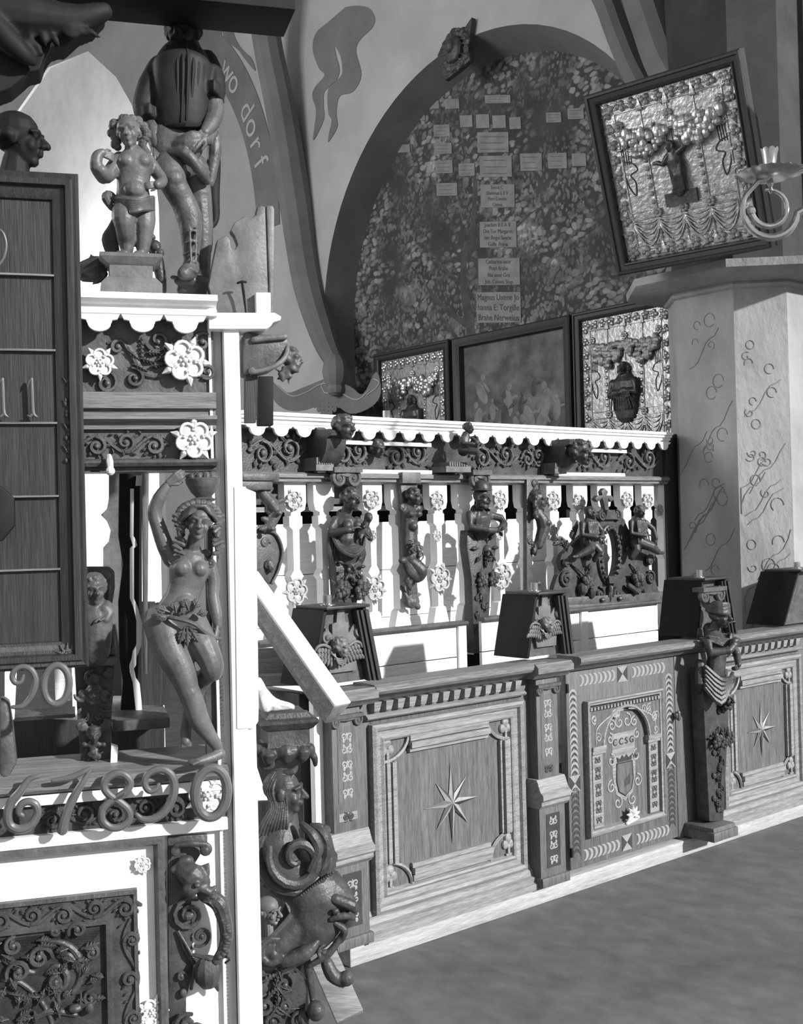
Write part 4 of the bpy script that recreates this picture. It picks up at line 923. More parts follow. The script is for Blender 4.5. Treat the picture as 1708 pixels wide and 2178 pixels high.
s.fr(1004, 1232, 17, 3, .06); s.fr(1028, 1230, 17, 4, .06); s.mk('fruit_swag', 'carve', T)
# half relief board
s = SK(PEW, SO-.03, 1130, 1130); T = thing('profile_relief', PEW, tuple(s.p((1125, 1258))), 'narrow board with a carved face in profile and leafy tail, left of the angel frame', 'carved relief')
s.pl([(1112, 1020), (1136, 1020), (1138, 1040), (1126, 1110), (1124, 1200), (1126, 1262), (1112, 1262)], 0, .03); s.mk('backboard', 'carvem', T, bev=.003)
s.hd(1131, 1065, 42, .04, yaw=40, hair='long', seed=8); s.t([(1128, 1080, .03), (1138, 1105, .05), (1142, 1125, .05), (1132, 1160, .05)], [9, 14, 15, 9]); s.e(1143, 1112, .08, 6, 7)
for k in range(7): s.lf(1120+k*3, 1165-k*6, 22, 12, -60-k*12, .04)
s.sc(1128, 1030, 9, 0, 1.2, 4, .03); s.sc(1120, 1150, 10, 90, 1.2, 3, .03); s.e(1131, 1240, .05, 6, 6); s.sc(1126, 1250, 8, 90, 1.2, 3, .03); s.mk('profile_figure', 'carve', T, .0045, 1)
# cartouche with mask at far left
s = SK(PEW, SO-.05, 565, 1130); T = thing('oval_cartouche', PEW, tuple(s.p((565, 1245))), 'pointed oval cartouche with leaf mask, partly hidden by the white post', 'carved relief')
s.pl([(525, 1140), (540, 1120), (565, 1125), (585, 1145), (596, 1170), (592, 1200), (580, 1225), (569, 1243), (545, 1225), (525, 1190)], 0, .03); s.mk('backboard', 'carvem', T, bev=.004)
s.t([(548, 1130, .04), (575, 1135, .04), (590, 1170, .04), (582, 1210, .04), (568, 1240, .04)], 3.5, sm=5); s.hd(563, 1205, 26, .04, hair='curls', seed=3); s.sc(556, 1155, 12, 0, 1.3, 4, .03)
for k in range(6): s.lf(556+4*k, 1120-k*11, 24, 14, 200-k*40, .05)
s.t([(548, 1050, .04), (560, 1070, .06), (572, 1090, .06), (560, 1120, .05)], [12, 14, 14, 12]); s.e(568, 1092, .1, 6, 6); s.e(553, 1125, .1, 6, 6)
for k in range(4): s.lf(548+k*5, 1045+k*6, 22, 10, 70-k*30, .06)
s.mk('leaf_mask', 'carvem', T, .0045, 1)
b = B(); q = s.p((535, 1015)); b.box(q.x-.1, SO-.14, q.z-.02, q.x+.09, SO-.05, q.z+.012); b.box(q.x-.1, SO-.13, q.z-.06, q.x+.06, SO-.05, q.z-.02); b.build('capital', 'carvem', T, bev=.006)
# angel frame
yo = SO-.14
s = SK(PEW, yo, 1283, 1190); T = thing('angel_frame', PEW, tuple(s.p((1283, 1300))), 'dark carved oval mirror frame flanked by two seated angels, fleur-de-lis on top', 'carved frame')
# silhouette plate with oval opening, built as two halves
L_ = [(1276,1278),(1270,1075),(1290,1070)]
ov = lambda a: (1284+17*cos(radians(a)), 1180-54*sin(radians(a)))
outR = [(1284,1085),(1300,1088),(1318,1105),(1330,1130),(1365,1160),(1385,1178),(1382,1192),(1372,1200),(1372,1210),(1382,1222),(1388,1245),(1400,1278)]
outLft = [(1284,1085),(1268,1088),(1252,1105),(1240,1130),(1205,1160),(1186,1180),(1182,1195),(1188,1212),(1178,1222),(1170,1245),(1164,1278)]
R_ = outR+[(1284, 1278)]+[ov(a) for a in range(-90, 91, 12)]
Lh = outLft+[(1284, 1278)]+[ov(a) for a in range(270, 89, -12)]
s.pl(R_, 0, .03); s.pl(Lh, 0, .03); s.mk('backplate', 'carve', T)
P = [s.p((1284+21*cos(a*pi/16), 1180-59*sin(a*pi/16), .035)) for a in range(33)]; s.b.tube(P, .016, 8)
for a in range(26):
    s.e(1284+19.5*cos(a*pi/13), 1180-57*sin(a*pi/13), .055, 2.6, 4.0, .009)
s.mk('oval_moulding', 'carve', T)
s.sc(1268, 1097, 12, 90, 1.5, 3.5, .045); s.sc(1300, 1097, 12, 90, -1.5, 3.5, .045); s.pl([(1276,1085),(1292,1085),(1296,1105),(1272,1105)], .03, .055)
s.sc(1192, 1232, 17, 60, 1.6, 4, .04); s.sc(1372, 1228, 15, 120, -1.6, 4, .04); s.sc(1265, 1262, 14, 90, -1.3, 4, .04); s.sc(1302, 1262, 14, 90, 1.3, 4, .04)
s.sc(1190, 1198, 9, 0, 1.2, 5, .05); s.sc(1368, 1192, 12, 0, 1.4, 5, .05); s.sc(1238, 1185, 9, 0, 1.2, 4, .05); s.sc(1322, 1170, 7, 0, 1.2, 4, .05)
s.pl([(1274,1225),(1300,1225),(1298,1240),(1276,1240)], .03, .07); s.t([(1284,1250,.05),(1284,1276,.05)], [6, 3]); s.e(1265,1275,.06,5,5); s.e(1302,1272,.06,5,5)
s.lf(1284, 1255, 18, 8, -60, .05); s.lf(1284, 1255, 18, 8, -120, .05)
for k in range(5): s.lf(1180+k*3, 1150+k*6, 26, 12, 200-k*30, .04)
s.t([(1205,1200,.04),(1230,1225,.05),(1245,1250,.04)], 2.5, sm=4); s.t([(1330,1200,.04),(1345,1225,.05),(1360,1262,.04)], 2.5, sm=4)
s.mk('strapwork', 'carve', T)
s.fr(1232, 1236, 18, 5, .05, 12); s.e(1224, 1252, .05, 8, 14); s.e(1243, 1258, .05, 7, 15); s.lf(1237, 1215, 18, 10, 70, .05); s.mk('fruit_swag', 'carve', T)
s.fr(1338, 1232, 20, 6, .05, 10); s.t([(1320,1245,.06),(1335,1258,.07),(1350,1250,.05)], [6, 7, 5]); s.mk('fruit_swag', 'carve', T)
s.pl([(1282,1086),(1276,1060),(1266,1068),(1260,1062),(1266,1054),(1276,1054),(1274,1046),(1280,1038),(1288,1046),(1285,1054),(1296,1054),(1301,1062),(1294,1068),(1288,1060),(1290,1086)], -.01, .02); s.mk('finial', 'carvem', T, bev=.003)
for nm, ox, sg, sd in (('angel', 1226, 1, 5), ('angel', 1330, 1, 6)):
    dx = ox; yy = 0 if ox < 1280 else -3
    s.hd(dx+2, 1093+yy, 26, .10, yaw=25 if ox < 1280 else -10, hair='curls', seed=sd)
    s.t([(dx+1, 1103+yy, .08), (dx, 1118+yy, .09), (dx+2, 1140+yy, .09), (dx+4, 1156+yy, .08)], [8, 18, 15, 15], 10, .75)
    s.t([(dx-14, 1115+yy, .09), (dx-17, 1138+yy, .1), (dx-2, 1142+yy, .15)], [7, 6, 5]); s.hand((dx-2, 1142+yy, .15), (dx+6, 1140+yy, .16), (0, 0, -1), 12)
    s.t([(dx+16, 1115+yy, .09), (dx+22, 1132+yy, .11), (dx+10, 1142+yy, .15)] if ox < 1280 else [(dx+16, 1115+yy, .09), (dx+26, 1128+yy, .11), (dx+30, 1148+yy, .12)], [7, 6, 5]); s.hand((dx+10, 1142+yy, .15) if ox < 1280 else (dx+30, 1148+yy, .12), (dx+3, 1143+yy, .16) if ox < 1280 else (dx+30, 1158+yy, .12), (0, 0, -1) if ox < 1280 else (0, 1, 0), 12)
    if ox < 1280:
        s.t([(dx, 1155, .09), (dx-8, 1168, .13), (dx-26, 1182, .10)], [14, 10, 6]); s.t([(dx+6, 1155, .09), (dx+14, 1172, .12), (dx+12, 1190, .09)], [12, 9, 6]); s.e(dx-32, 1184, .10, 7, 4)
    else:
        s.t([(dx, 1152, .09), (dx+16, 1162, .13), (dx+40, 1174, .10)], [14, 11, 7]); s.t([(dx-4, 1155, .08), (dx-6, 1170, .1), (dx-10, 1184, .08)], [12, 10, 8]); s.e(dx+46, 1176, .10, 8, 4)
    for k in range(6): s.t([(dx-10+k*4, 1110+yy, .115), (dx-8+k*4, 1135+yy, .12), (dx-8+k*5, 1158+yy, .12)], 2)
    s.mk(nm, 'carve', T, .004, 1)
    for k in range(5): s.lf(dx-12 if ox < 1280 else dx+14, 1108+k*3, 44-k*3, 12, (250-k*8) if ox < 1280 else (-66+k*5), .045)
    s.mk('angel_wing', 'carve', T)
s.pl([(1162,1272),(1402,1258),(1404,1275),(1164,1292)], -.02, .05); s.pl([(1158,1288),(1400,1274),(1400,1282),(1158,1300)], -.02, .07); s.mk('ledge', 'carvem', T, bev=.004)
# --------------------------------------------- turbaned herm on the pews
s = SK(PEW, -.03, 1490, 1500); T = thing('turbaned_herm', PEW, tuple(s.p((1492, 1785, .05))), 'carved herm of a moustached turbaned man with crossed arms, right of the door', 'carved figure')
volcap(s, 1464, 1514, 1268, T, .035, .06, 'carvem')
s.hd(1490, 1308, 50, .11, yaw=12, hair='turban', beard=False, seed=3)
for k in (-1, 1): s.t([(1492+k*1, 1318, .19), (1492+k*8, 1322, .175)], [2.5, 2])
s.t([(1490, 1325, .09), (1488, 1345, .07)], [11, 15]); s.mk('head', 'carve', T, .0042, 1)
s.t([(1489, 1340, .06), (1489, 1360, .09), (1492, 1395, .09), (1492, 1430, .08)], [18, 29, 24, 25], 12, .75)
s.t([(1468, 1358, .10), (1464, 1385, .13), (1482, 1378, .19), (1495, 1362, .19)], [10, 10, 8, 7]); s.e(1496, 1358, .19, 9, 8)
s.hand((1494, 1364, .19), (1500, 1352, .19), (0, 1, 0), 16, .9)
s.t([(1514, 1355, .10), (1524, 1390, .12), (1508, 1408, .17)], [9, 9, 7]); s.hand((1510, 1406, .17), (1500, 1420, .17), (0, 1, 0), 18, .7); s.mk('body', 'carve', T, .0042, 2)
for k in range(6): s.t([(1464+k, 1350+k*2, .12), (1480+k*2, 1362+k*3-8, .15), (1504-k, 1356-k*2, .15), (1518-k, 1345, .10)], 3, 6, sm=3)
for k in range(6): s.t([(1464, 1415+k*9, .10), (1480, 1440+k*10, .14), (1500, 1438+k*4, .14), (1518, 1428, .11)], [5, 6, 5, 4], 6, sm=3)
s.t([(1466, 1410, .06), (1463, 1450, .07), (1468, 1470, .05)], [10, 11, 5]); s.sc(1512, 1438, 10, 90, 1.3, 4, .13); s.mk('drapery', 'carve', T)
s.pl([(1466,1420),(1522,1420),(1524,1500),(1512,1740),(1482,1742),(1470,1500)], .0, .075); s.mk('shaft', 'carve', T, bev=.006)
s.hd(1506, 1482, 40, .10, yaw=5, hair='curls', beard=True, seed=12)
for k in range(7): s.lf(1496+((k*5) % 3)*6, 1605+k*18, 24, 13, 70+((k*37) % 50), .08)
for k in range(6): s.sc(1490+(k % 2)*16, 1595+k*24, 7, 90*(k % 2), 1.3 if k % 2 else -1.3, 2.4, .082)
s.fr(1508, 1500, 12, 2, .08); s.sc(1502, 1510, 8, 0, 1.3, 3, .08); s.sc(1500, 1680, 8, 0, 1.3, 2.5, .08); s.sc(1500, 1715, 7, 90, 1.3, 2.5, .08); s.lf(1502, 1660, 30, 9, 90, .08); s.lf(1500, 1540, 26, 10, -60, .08); s.lf(1500, 1540, 26, 10, -120, .08)
s.mk('lion_mask', 'carve', T)
s.fr(1488, 1570, 17, 7, .09); s.fr(1514, 1564, 18, 8, .09); s.fr(1500, 1576, 14, 9, .1, 7); s.mk('fruit_swag', 'carve', T)
q = s.p((1490, 1760)); b = B(); b.box(q.x-.09, -.17, .085, q.x+.09, .0, q.z+.035); b.box(q.x-.10, -.18, .085, q.x+.10, 0, .13); b.build('pedestal', 'oak', T, bev=.005)
# ============================================================= silver relief panels
def inframe(org, ang, tilt=0, roll=0):
    """free-standing frame with a horizontal base line; verts are built around the origin"""
    f = Frame((org[0], org[1]), ang); f.tilt = tilt; return f
def silver_panel(fr, z0, w, h, label, tilt, fig, seed, partial=False):
    t = thing('silver_relief', fr, (0, 0, 0), label, 'relief panel'); t.location.z = z0
    t.rotation_euler = (radians(tilt), 0, radians(fr.deg))
    x0, x1 = -w/2, w/2; fw = w*.075
    b = B(); b.mould(x0, 0, x1, h, [(0, -.05), (0, .035), (fw*.12, .045), (fw*.3, .045), (fw*.36, .035), (fw*.7, .03), (fw*.78, .04), (fw*.9, .036), (fw, 0)]); b.box(x0, .02, 0, x1, .05, h); b.build('frame', 'oakd', t, ang=25)
    X0, X1, Z0, Z1 = x0+fw, x1-fw, fw, h-fw; iw, ih = X1-X0, Z1-Z0
    def q(u, v): return (X0+iw*u, Z0+ih*v)
    b = B(); b.box(X0, -.002, Z0, X1, .02, Z1); sh = b.build('silver_sheet', 'silver', t)
    def sl(a, c, r, nm=None): b.tube([(q(*a)[0], -.004, q(*a)[1]), (q(*c)[0], -.004, q(*c)[1])], r, 6)
    rnd = random.Random(seed); b = B(); m = .095; r = iw*.006
    for a, c in (((m, m*.85), (1-m, m*.85)), ((m, 1-m*.85), (1-m, 1-m*.85)), ((m, m*.85), (m, 1-m*.85)), ((1-m, m*.85), (1-m, 1-m*.85)), ((m, .245), (1-m, .245)), ((m, .295), (1-m, .295)),
                 ((0, 0), (m, m*.85)), ((1, 0), (1-m, m*.85)), ((0, 1), (m, 1-m*.85)), ((1, 1), (1-m, 1-m*.85)), ((.30, m), (.30, .93)), ((.70, m), (.70, .93)), ((.50, m), (.50, .25)), ((.5, .66), (.5, .93))): sl(a, c, r)
    b.build('raised_lines', 'silver', sh)
    b = B()                                            # fruit border
    for k in range(10):
        for s_ in (0, 1):
            for (u, v) in ((.045+.91*s_, .06+.097*k), (.06+.097*k, .04+.92*s_)):
                p = q(u, v); R = iw*.034
                for j in range(3): b.ell((p[0]+R*.6*cos(j*2.1+k), -.006, p[1]+R*.6*sin(j*2.1+k)), (R*.62, .016, R*.62), n=8)
                for j in range(3): leaf(b, p[0], p[1], R*2.2, R*.9, rnd.uniform(0, 360), -.004, .007)
    b.build('fruit_border', 'silver', sh)
    b = B()                                            # two big fruit garlands
    for c_ in (.30, .70):
        for k in range(70):
            t_ = rnd.uniform(-1, 1); dv = -.09+.075*(t_*t_)*1.0; wv = .085*(1-t_*t_*.75)
            p = q(c_+t_*.19, .80+dv+rnd.uniform(-1, .9)*wv); R = iw*rnd.uniform(.020, .038)
            b.ell((p[0], -.014-.02*(1-t_*t_), p[1]), (R, R*.9, R*rnd.choice((1, 1, 1.3))), n=9)
        for k in range(12): p = q(c_+rnd.uniform(-.2, .2), .74+rnd.uniform(-.05, .06)); leaf(b, p[0], p[1], iw*.06, iw*.025, rnd.uniform(0, 360), -.012, .008)
        b.ell((q(c_, .64)[0], -.03, q(c_, .64)[1]), (iw*.022, .022, iw*.04))
    b.build('fruit_garland', 'silver', sh)
    for u, v in ((.12, .84), (.5, .84), (.88, .84), (.30, .27), (.50, .27), (.70, .27)):
        p = q(u, v); R = iw*.04; b = B()
        for j in range(8): b.ell((p[0]+R*.62*cos(j*pi/4), -.010, p[1]+R*.62*sin(j*pi/4)), (R*.34, .010, R*.34), n=8)
        b.ell((p[0], -.014, p[1]), (R*.34, .012, R*.34), n=8); b.build('embossed_rosette', 'silver', sh)
    b = B()                                            # hanging fruit drops and tassels
    for u in (.28, .68):
        for k in range(6):
            p = q(u, .60-.052*k); b.ell((p[0], -.008, p[1]), (iw*.02, .012, iw*.018), n=8)
            for s_ in (-1, 1): leaf(b, p[0], p[1]-iw*.01, iw*.03, iw*.014, 90+s_*60, -.006, .006)
    for u in (.3, .5, .7):
        for k in range(5): p = q(u, .225-.028*k); b.ell((p[0], -.006, p[1]), (iw*.012, .010, iw*.010), n=7)
        for k in range(5): p = q(u, .085); b.tube([(p[0], -.008, p[1]), (p[0]+(k-2)*iw*.009, -.010, p[1]-iw*.075)], [iw*.006, iw*.009], 6)
        for k in range(5): p = q(u+.0, .975); b.tube([(p[0], -.008, p[1]), (p[0]+(k-2)*iw*.008, -.010, p[1]-iw*.075)], [iw*.006, iw*.008], 6)
    b.build('drops_and_tassels', 'silver', sh)
    b = B()                                            # swags of cloth
    for u0, u1 in ((.105, .30), (.30, .50), (.50, .70), (.70, .895)):
        for k in range(5):
            P = [q(u0+(u1-u0)*(j/8), .235-.018*k*.3-(.02+.026*k)*(1-(2*j/8-1)**2)-.004*k) for j in range(9)]
            b.tube(y3(P, -.008-.002*(k % 2)), iw*.0065, 6)
    b.build('cloth_swags', 'silver', sh)
    b = B()                                            # loose cords at the sides
    for s_ in (-1, 1):
        P = [q(.5+s_*u, v) for u, v in ((.40, .62), (.33, .60), (.30, .555), (.36, .53), (.33, .48), (.345, .40), (.385, .46), (.40, .52))]
        b.tube(y3(crv(P, 4), -.004), iw*.005, 6)
        for k in range(4): P = [q(.5+s_*(.33+.018*k), .70), q(.5+s_*(.335+.018*k), .60)]; b.tube(y3(P, -.003), iw*.004, 5)
    b.build('cords', 'silverd', sh)
    f = B(); H_ = ih*.36; cx, cz = q(.5, .295)
    if fig == 'standing':
        g = B(); g.box(cx-iw*.12, -.02, cz-iw*.01, cx+iw*.12, 0, cz+iw*.08); g.build('plinth', 'silverd', t)
        cz += iw*.08; H_ = ih*.33
        head(f, (cx-.01, -.03, cz+H_*.86), H_*.17, yaw=-30, hair='long', beard=True, seed=seed)
        f.tube([(cx, -.018, cz+H_*.02), (cx+.005, -.02, cz+H_*.35), (cx, -.026, cz+H_*.6), (cx-.008, -.024, cz+H_*.75)], [H_*.13, H_*.17, H_*.16, H_*.09], 10, .5)
        f.tube([(cx+H_*.1, -.024, cz+H_*.7), (cx+H_*.25, -.03, cz+H_*.78), (cx+H_*.2, -.03, cz+H_*1.0)], [H_*.07, H_*.06, H_*.045], 8)
        f.tube([(cx-H_*.1, -.024, cz+H_*.68), (cx-H_*.22, -.035, cz+H_*.55), (cx-H_*.33, -.035, cz+H_*.6)], [H_*.07, H_*.06, H_*.045], 8)
        f.box(cx-H_*.42, -.045, cz+H_*.57, cx-H_*.28, -.025, cz+H_*.64)
        for k in range(6): f.tube([(cx-H_*.1+k*H_*.045, -.035, cz+H_*.6), (cx-H_*.02+k*H_*.03, -.045, cz+H_*.3), (cx-H_*.12+k*H_*.05, -.035, cz)], H_*.018, 6)
    else:
        head(f, (cx, -.03, cz+H_*.84), H_*.24, yaw=10, hair='long', beard=True, seed=seed)
        f.tube([(cx, -.015, cz-.0), (cx, -.02, cz+H_*.3), (cx, -.03, cz+H_*.55), (cx, -.02, cz+H_*.75)], [H_*.30, H_*.34, H_*.31, H_*.12], 12, .35)
        f.tube([(cx-H_*.28, -.03, cz+H_*.55), (cx-H_*.32, -.04, cz+H_*.3), (cx-H_*.02, -.065, cz+H_*.33)], [H_*.09, H_*.09, H_*.06], 8)
        f.tube([(cx+H_*.28, -.03, cz+H_*.55), (cx+H_*.34, -.04, cz+H_*.32), (cx+H_*.05, -.06, cz+H_*.38)], [H_*.09, H_*.09, H_*.06], 8)
        for k in range(9): f.tube([(cx-H_*.28+k*H_*.07, -.045, cz+H_*.5-abs(k-4)*H_*.02), (cx-H_*.2+k*H_*.05, -.075, cz+H_*.36), (cx-H_*.3+k*H_*.075, -.05, cz)], H_*.018, 6)
    f.build('apostle_figure', 'silverd', t, vox=.005, smooth=1)
    return t
silver_panel(Frame((1.667, 6.43), -41.1), 3.075, .93, 1.02, 'large tilted silver relief with a standing figure raising an arm, on the pier capital', 18.5, 'standing', 1)
def wall_panel(px0, px1, pyt, h, off, label, fig, seed):
    a, c = WALL.at(px0, pyt, off), WALL.at(px1, pyt, off); w = c.x-a.x
    o = WALL.w(((a.x+c.x)/2, off, 0)); return silver_panel(Frame((o.x, o.y), WALL.deg), (3.20-h), w, h, label, 0, fig, seed)
wall_panel(800, 960, 740, 1.12, .26, 'small silver relief with a robed figure, leftmost picture of the row under the mural', 'standing2', 2)
wall_panel(1222, 1443, 640, 1.12, .26, 'silver relief with a bearded cloaked figure under garlands, left of the pier', 'half', 3)
f2 = Frame((2.50, 5.78), 20); silver_panel(f2, 3.08, .7, .98, 'second silver relief on the pier capital, cut off by the right edge of the photo', 12, 'half', 4)
# dark oil painting between them
a, c = WALL.at(966, 725, .27), WALL.at(1216, 670, .27); w = c.x-a.x; h = 1.12
o = WALL.w(((a.x+c.x)/2, .27, 0)); fP = Frame((o.x, o.y), WALL.deg)
PT = thing('oil_painting', fP, (0, 0, 0), 'dark crowded oil painting in a broad dark frame, between two silver reliefs', 'painting'); PT.location.z = 3.20-h
fw = .085; b = B(); b.mould(-w/2, 0, w/2, h, [(0, -.05), (0, .03), (.012, .04), (.04, .035), (.055, .025), (.075, .02), (fw, -.03)]); b.build('frame', 'oakd', PT, ang=25)
b = B(); b.box(-w/2+fw*.9, .03, fw*.9, w/2-fw*.9, .045, h-fw*.9); cv = b.build('canvas', mat('dark oil paint', .03, .17, 'plain', 5, .45, bump=.2, bscale=60), PT)
rnd = random.Random(11); M['robe'] = mat('pale painted robe', .12, .24, 'plain', 12, .5); M['robed'] = mat('dark painted robe', .03, .07, 'plain', 12, .5)
fb = {'robe': B(), 'robed': B()}
for k in range(17):
    x = -w*.36+w*.72*(k/16)+rnd.uniform(-.02, .02); z = h*(.22+.34*((k*7) % 5)/4*rnd.uniform(.7, 1.1)); s_ = rnd.uniform(.05, .085); q = fb['robe' if k % 3 else 'robed']
    q.ell((x, .0305, z), (s_*.7, .003, s_*1.5), (0, rnd.uniform(-.6, .6), 0), 9); q.ell((x+rnd.uniform(-.02, .02), .030, z+s_*1.7), (s_*.36, .003, s_*.42), n=8)
    q.ell((x+s_*.8, .030, z+s_*.5), (s_*.7, .003, s_*.22), (0, rnd.uniform(-1, 1), 0), 8)
fb['robe'].build('painted_light_figures', 'robe', cv); fb['robed'].build('painted_dark_figures', 'robed', cv)
# ============================================================= brass wall sconce
D = 4.7
def ptd(px, py, d):
    a = (px-854)/FPX; b_ = (1089-py)/FPX; A = a*cos(ROLL)+b_*sin(ROLL); Q = -a*sin(ROLL)+b_*cos(ROLL)
    v = _F+A*_R+Q*_U; return Vector((0, 0, EYE))+v*(d/v.y)
c = ptd(1638, 375, D); k = D/FPX; fS = Frame((c.x, c.y), 0)
SN = thing('wall_sconce', fS, (0, 0, c.z), 'brass candle sconce with scalloped drip pan and curled arm, right of the tilted relief', 'sconce')
b = B(); L = []
for r_, z_ in ((.012, -.012), (.06, -.014), (.10, -.004), (.135, .012), (.137, .015), (.10, .003), (.05, -.006), (.012, -.004)):
    L.append([((r_+(.006*cos(i*pi) if r_ > .12 else 0))*cos(2*pi*i/48), (r_+(.006*cos(i*pi) if r_ > .12 else 0))*sin(2*pi*i/48), c.z+z_) for i in range(48)])
b.loops(L, True, (1, 1)); b.build('drip_pan', 'brass', SN)
b = B(); L = []
for r_, z_ in ((.036, 0), (.036, .006), (.031, .012), (.026, .05), (.030, .085), (.036, .105), (.033, .105), (.027, .085), (.022, .05), (.02, .02)):
    L.append([(r_*cos(2*pi*i/32), r_*sin(2*pi*i/32), c.z+z_+(.010*abs(cos(i*pi/4)) if r_ >= .033 and z_ > .1 else 0)) for i in range(32)])
b.loops(L, True, (1, 1)); b.build('candle_socket', 'brass', SN)
b = B(); b.lathe([(.004, -.07), (.012, -.06), (.008, -.045), (.014, -.03), (.01, -.012)], (0, 0, c.z), 14); b.build('finial', 'brass', SN)
b = B(); P = []
for i in range(30):
    a = radians(150+i*12.5); R = (.122-.0006*i); P.append((.0+R*cos(a)*.96, .0, c.z-.135+R*sin(a)))
P = [(-.0, 0, c.z-.012), (-.05, 0, c.z-.02)]+P[:17]+[(.17, .0, c.z-.12), (.25, .0, c.z-.05), (.4, .02, c.z-.02), (.7, .05, c.z-.02)]
b.tube(P, [.010, .011, .013, .015, .016, .017, .015, .015, .015], 10); b.build('curled_arm', 'brass', SN)
b = B(); P = [(-.01+.075*cos(radians(95-i*14)), .0, c.z-.13+.075*sin(radians(95-i*14))) for i in range(20)]; b.tube(P, [.008, .010, .012, .016], 10); b.ell((P[-1][0], 0, P[-1][2]), .022); b.build('inner_curl', 'brass', SN)
# ============================================================= near choir front at the left
def LX(px, py=1300, o=0): return LEFT.at(px, py, o).x
def LZ(py, px=300, o=0): return LEFT.at(px, py, o).z
def LP(b, pts, y0, y1, o=0): b.plate(LEFT.xz(pts, o), y0, y1)
CH = thing('near_choir_screen', LEFT, (.03, 0, .5), 'near choir screen with white scalloped cornice, carved friezes and a carved door-like panel below', 'choir front')
xa, xb = LX(60), LX(452, 700)
zc = LZ(636)
b = B(); b.sweep([(.12, zc), (-.07, zc), (-.07, zc-.013), (-.055, zc-.016), (-.04, zc-.022), (-.045, zc-.028), (-.052, zc-.030), (-.052, zc-.042), (-.04, zc-.044), (.12, zc-.044)], xa, xb+.004); b.build('cornice', 'white', CH)
b = B()
for cx in (210, 300, 390):
    c = LX(cx, 690); w = LX(cx+44, 690)-c; z = zc-.042
    LPts = [(c-w, z), (c-w*.86, z-.012), (c-w*.62, z-.014), (c-w*.58, z-.02)]+[(c+w*.56*cos(a), z-.02-.018*sin(a)) for a in [pi-k*pi/10 for k in range(11)]]+[(c+w*.58, z-.02), (c+w*.62, z-.014), (c+w*.86, z-.012), (c+w, z)]
    b.plate(LPts, -.05, -.036)
b.build('scalloped_valance', 'white', CH)
z1, z0 = LZ(690), LZ(836)
b = B(); b.box(xa, -.005, z0, xb, .04, zc-.04); fz = b.build('upper_frieze', 'carvem', CH)
s = SK(LEFT, -.005, 300, 770)
for (x, y, r, a, t_) in ((285,805,22,100,-1.3),(335,725,26,200,1.2),(250,740,18,0,1.2),(225,815,24,60,-1.2),(430,730,22,60,1.1),(440,790,18,240,1.2)): s.sc(x, y, r, a, t_, 5, .006)
s.t([(230,730),(260,728),(285,760),(300,790),(330,800),(360,790)], [4, 7, 10, 9, 7, 5], sm=5); s.t([(330,735),(350,760),(395,790),(440,800),(455,790)], [4, 7, 7, 6, 4], sm=5)
for k in range(10): s.lf(270+k*12, 745+((k*5) % 7)*6, 36, 13, -40+k*13, .008)
for k in range(5): s.e(302, 722+k*9, .008, 4, 4)
s.mk('acanthus_scrolls', 'carvem', fz)
b = B()
pr = [(.06, LZ(836)), (-.02, LZ(836)), (-.02, LZ(870)), (-.008, LZ(873)), (-.008, LZ(884)), (-.03, LZ(886)), (-.032, LZ(894)), (-.012, LZ(906)), (-.012, LZ(914)), (.06, LZ(914))]; b.sweep(pr, xa, xb+.002); b.build('architrave', 'oakh', CH)
for k in (0,): pass
b = B(); b.box(xa, -.0, LZ(980), xb, .04, LZ(912)); f2 = b.build('lower_frieze', 'carvem', CH)
b = B(); vine(b, LX(182), LZ(972), LX(366), LZ(918), -.004, 21, .0042, 3); b.build('scroll_carving', 'carvem', f2)
b = B(); pr = [(.06, LZ(976)), (-.012, LZ(976)), (-.028, LZ(980)), (-.034, LZ(986)), (-.028, LZ(993)), (-.012, LZ(996)), (-.012, LZ(1000)), (-.02, LZ(1004)), (.06, LZ(1004))]; b.sweep(pr, xa, xb); b.build('transom', 'carvem', CH)
q = LEFT.at(233, 990, -.045); b = B(); b.tube([(q.x, -.03, q.z+.02), (q.x, -.05, q.z+.008), (q.x+.002, -.05, q.z-.01)], [.006, .008, .006], 8); b.ell((q.x+.001, -.052, q.z-.012), .010); b.build('hook_knob', 'stonew', CH)
for (x, y, r, rot, par) in ((212, 772, .034, 0, fz), (393, 768, .050, 12, fz), (412, 935, .046, 36, f2)):
    q = LEFT.at(x, y, -.02); rosette_flat(par, q.x, q.y, q.z, r, rot)
# end stile: grey board with white arrises, and the tall white post
b = B(); b.box(LX(460, 1300), .0, .3, LX(484, 1300), .05, zc-.05); b.build('end_stile', 'plaster', CH, bev=.002)
b = B(); b.box(LX(455, 1300), -.012, .3, LX(461, 1300), .0, zc-.04); b.build('white_arris', 'white', CH, bev=.001)
b = B(); xp = LX(486, 1300); b.box(xp, -.027, .3, xp+.034, .06, LZ(684)); LP(b, [(494,1036),(519,1036),(519,1040),(540,1048),(546,1500),(545,1530),(536,1545),(500,1546)], -.03, .0); b.box(xp+.02, -.021, .3, xp+.052, .02, LZ(1540)); b.build('white_post', 'white', CH, bev=.003)
b = B(); LP(b, [(440,672),(578,672),(592,680),(590,688),(575,692),(570,700),(560,706),(440,706)], -.04, .05); b.build('post_cap', 'white', CH, bev=.002)
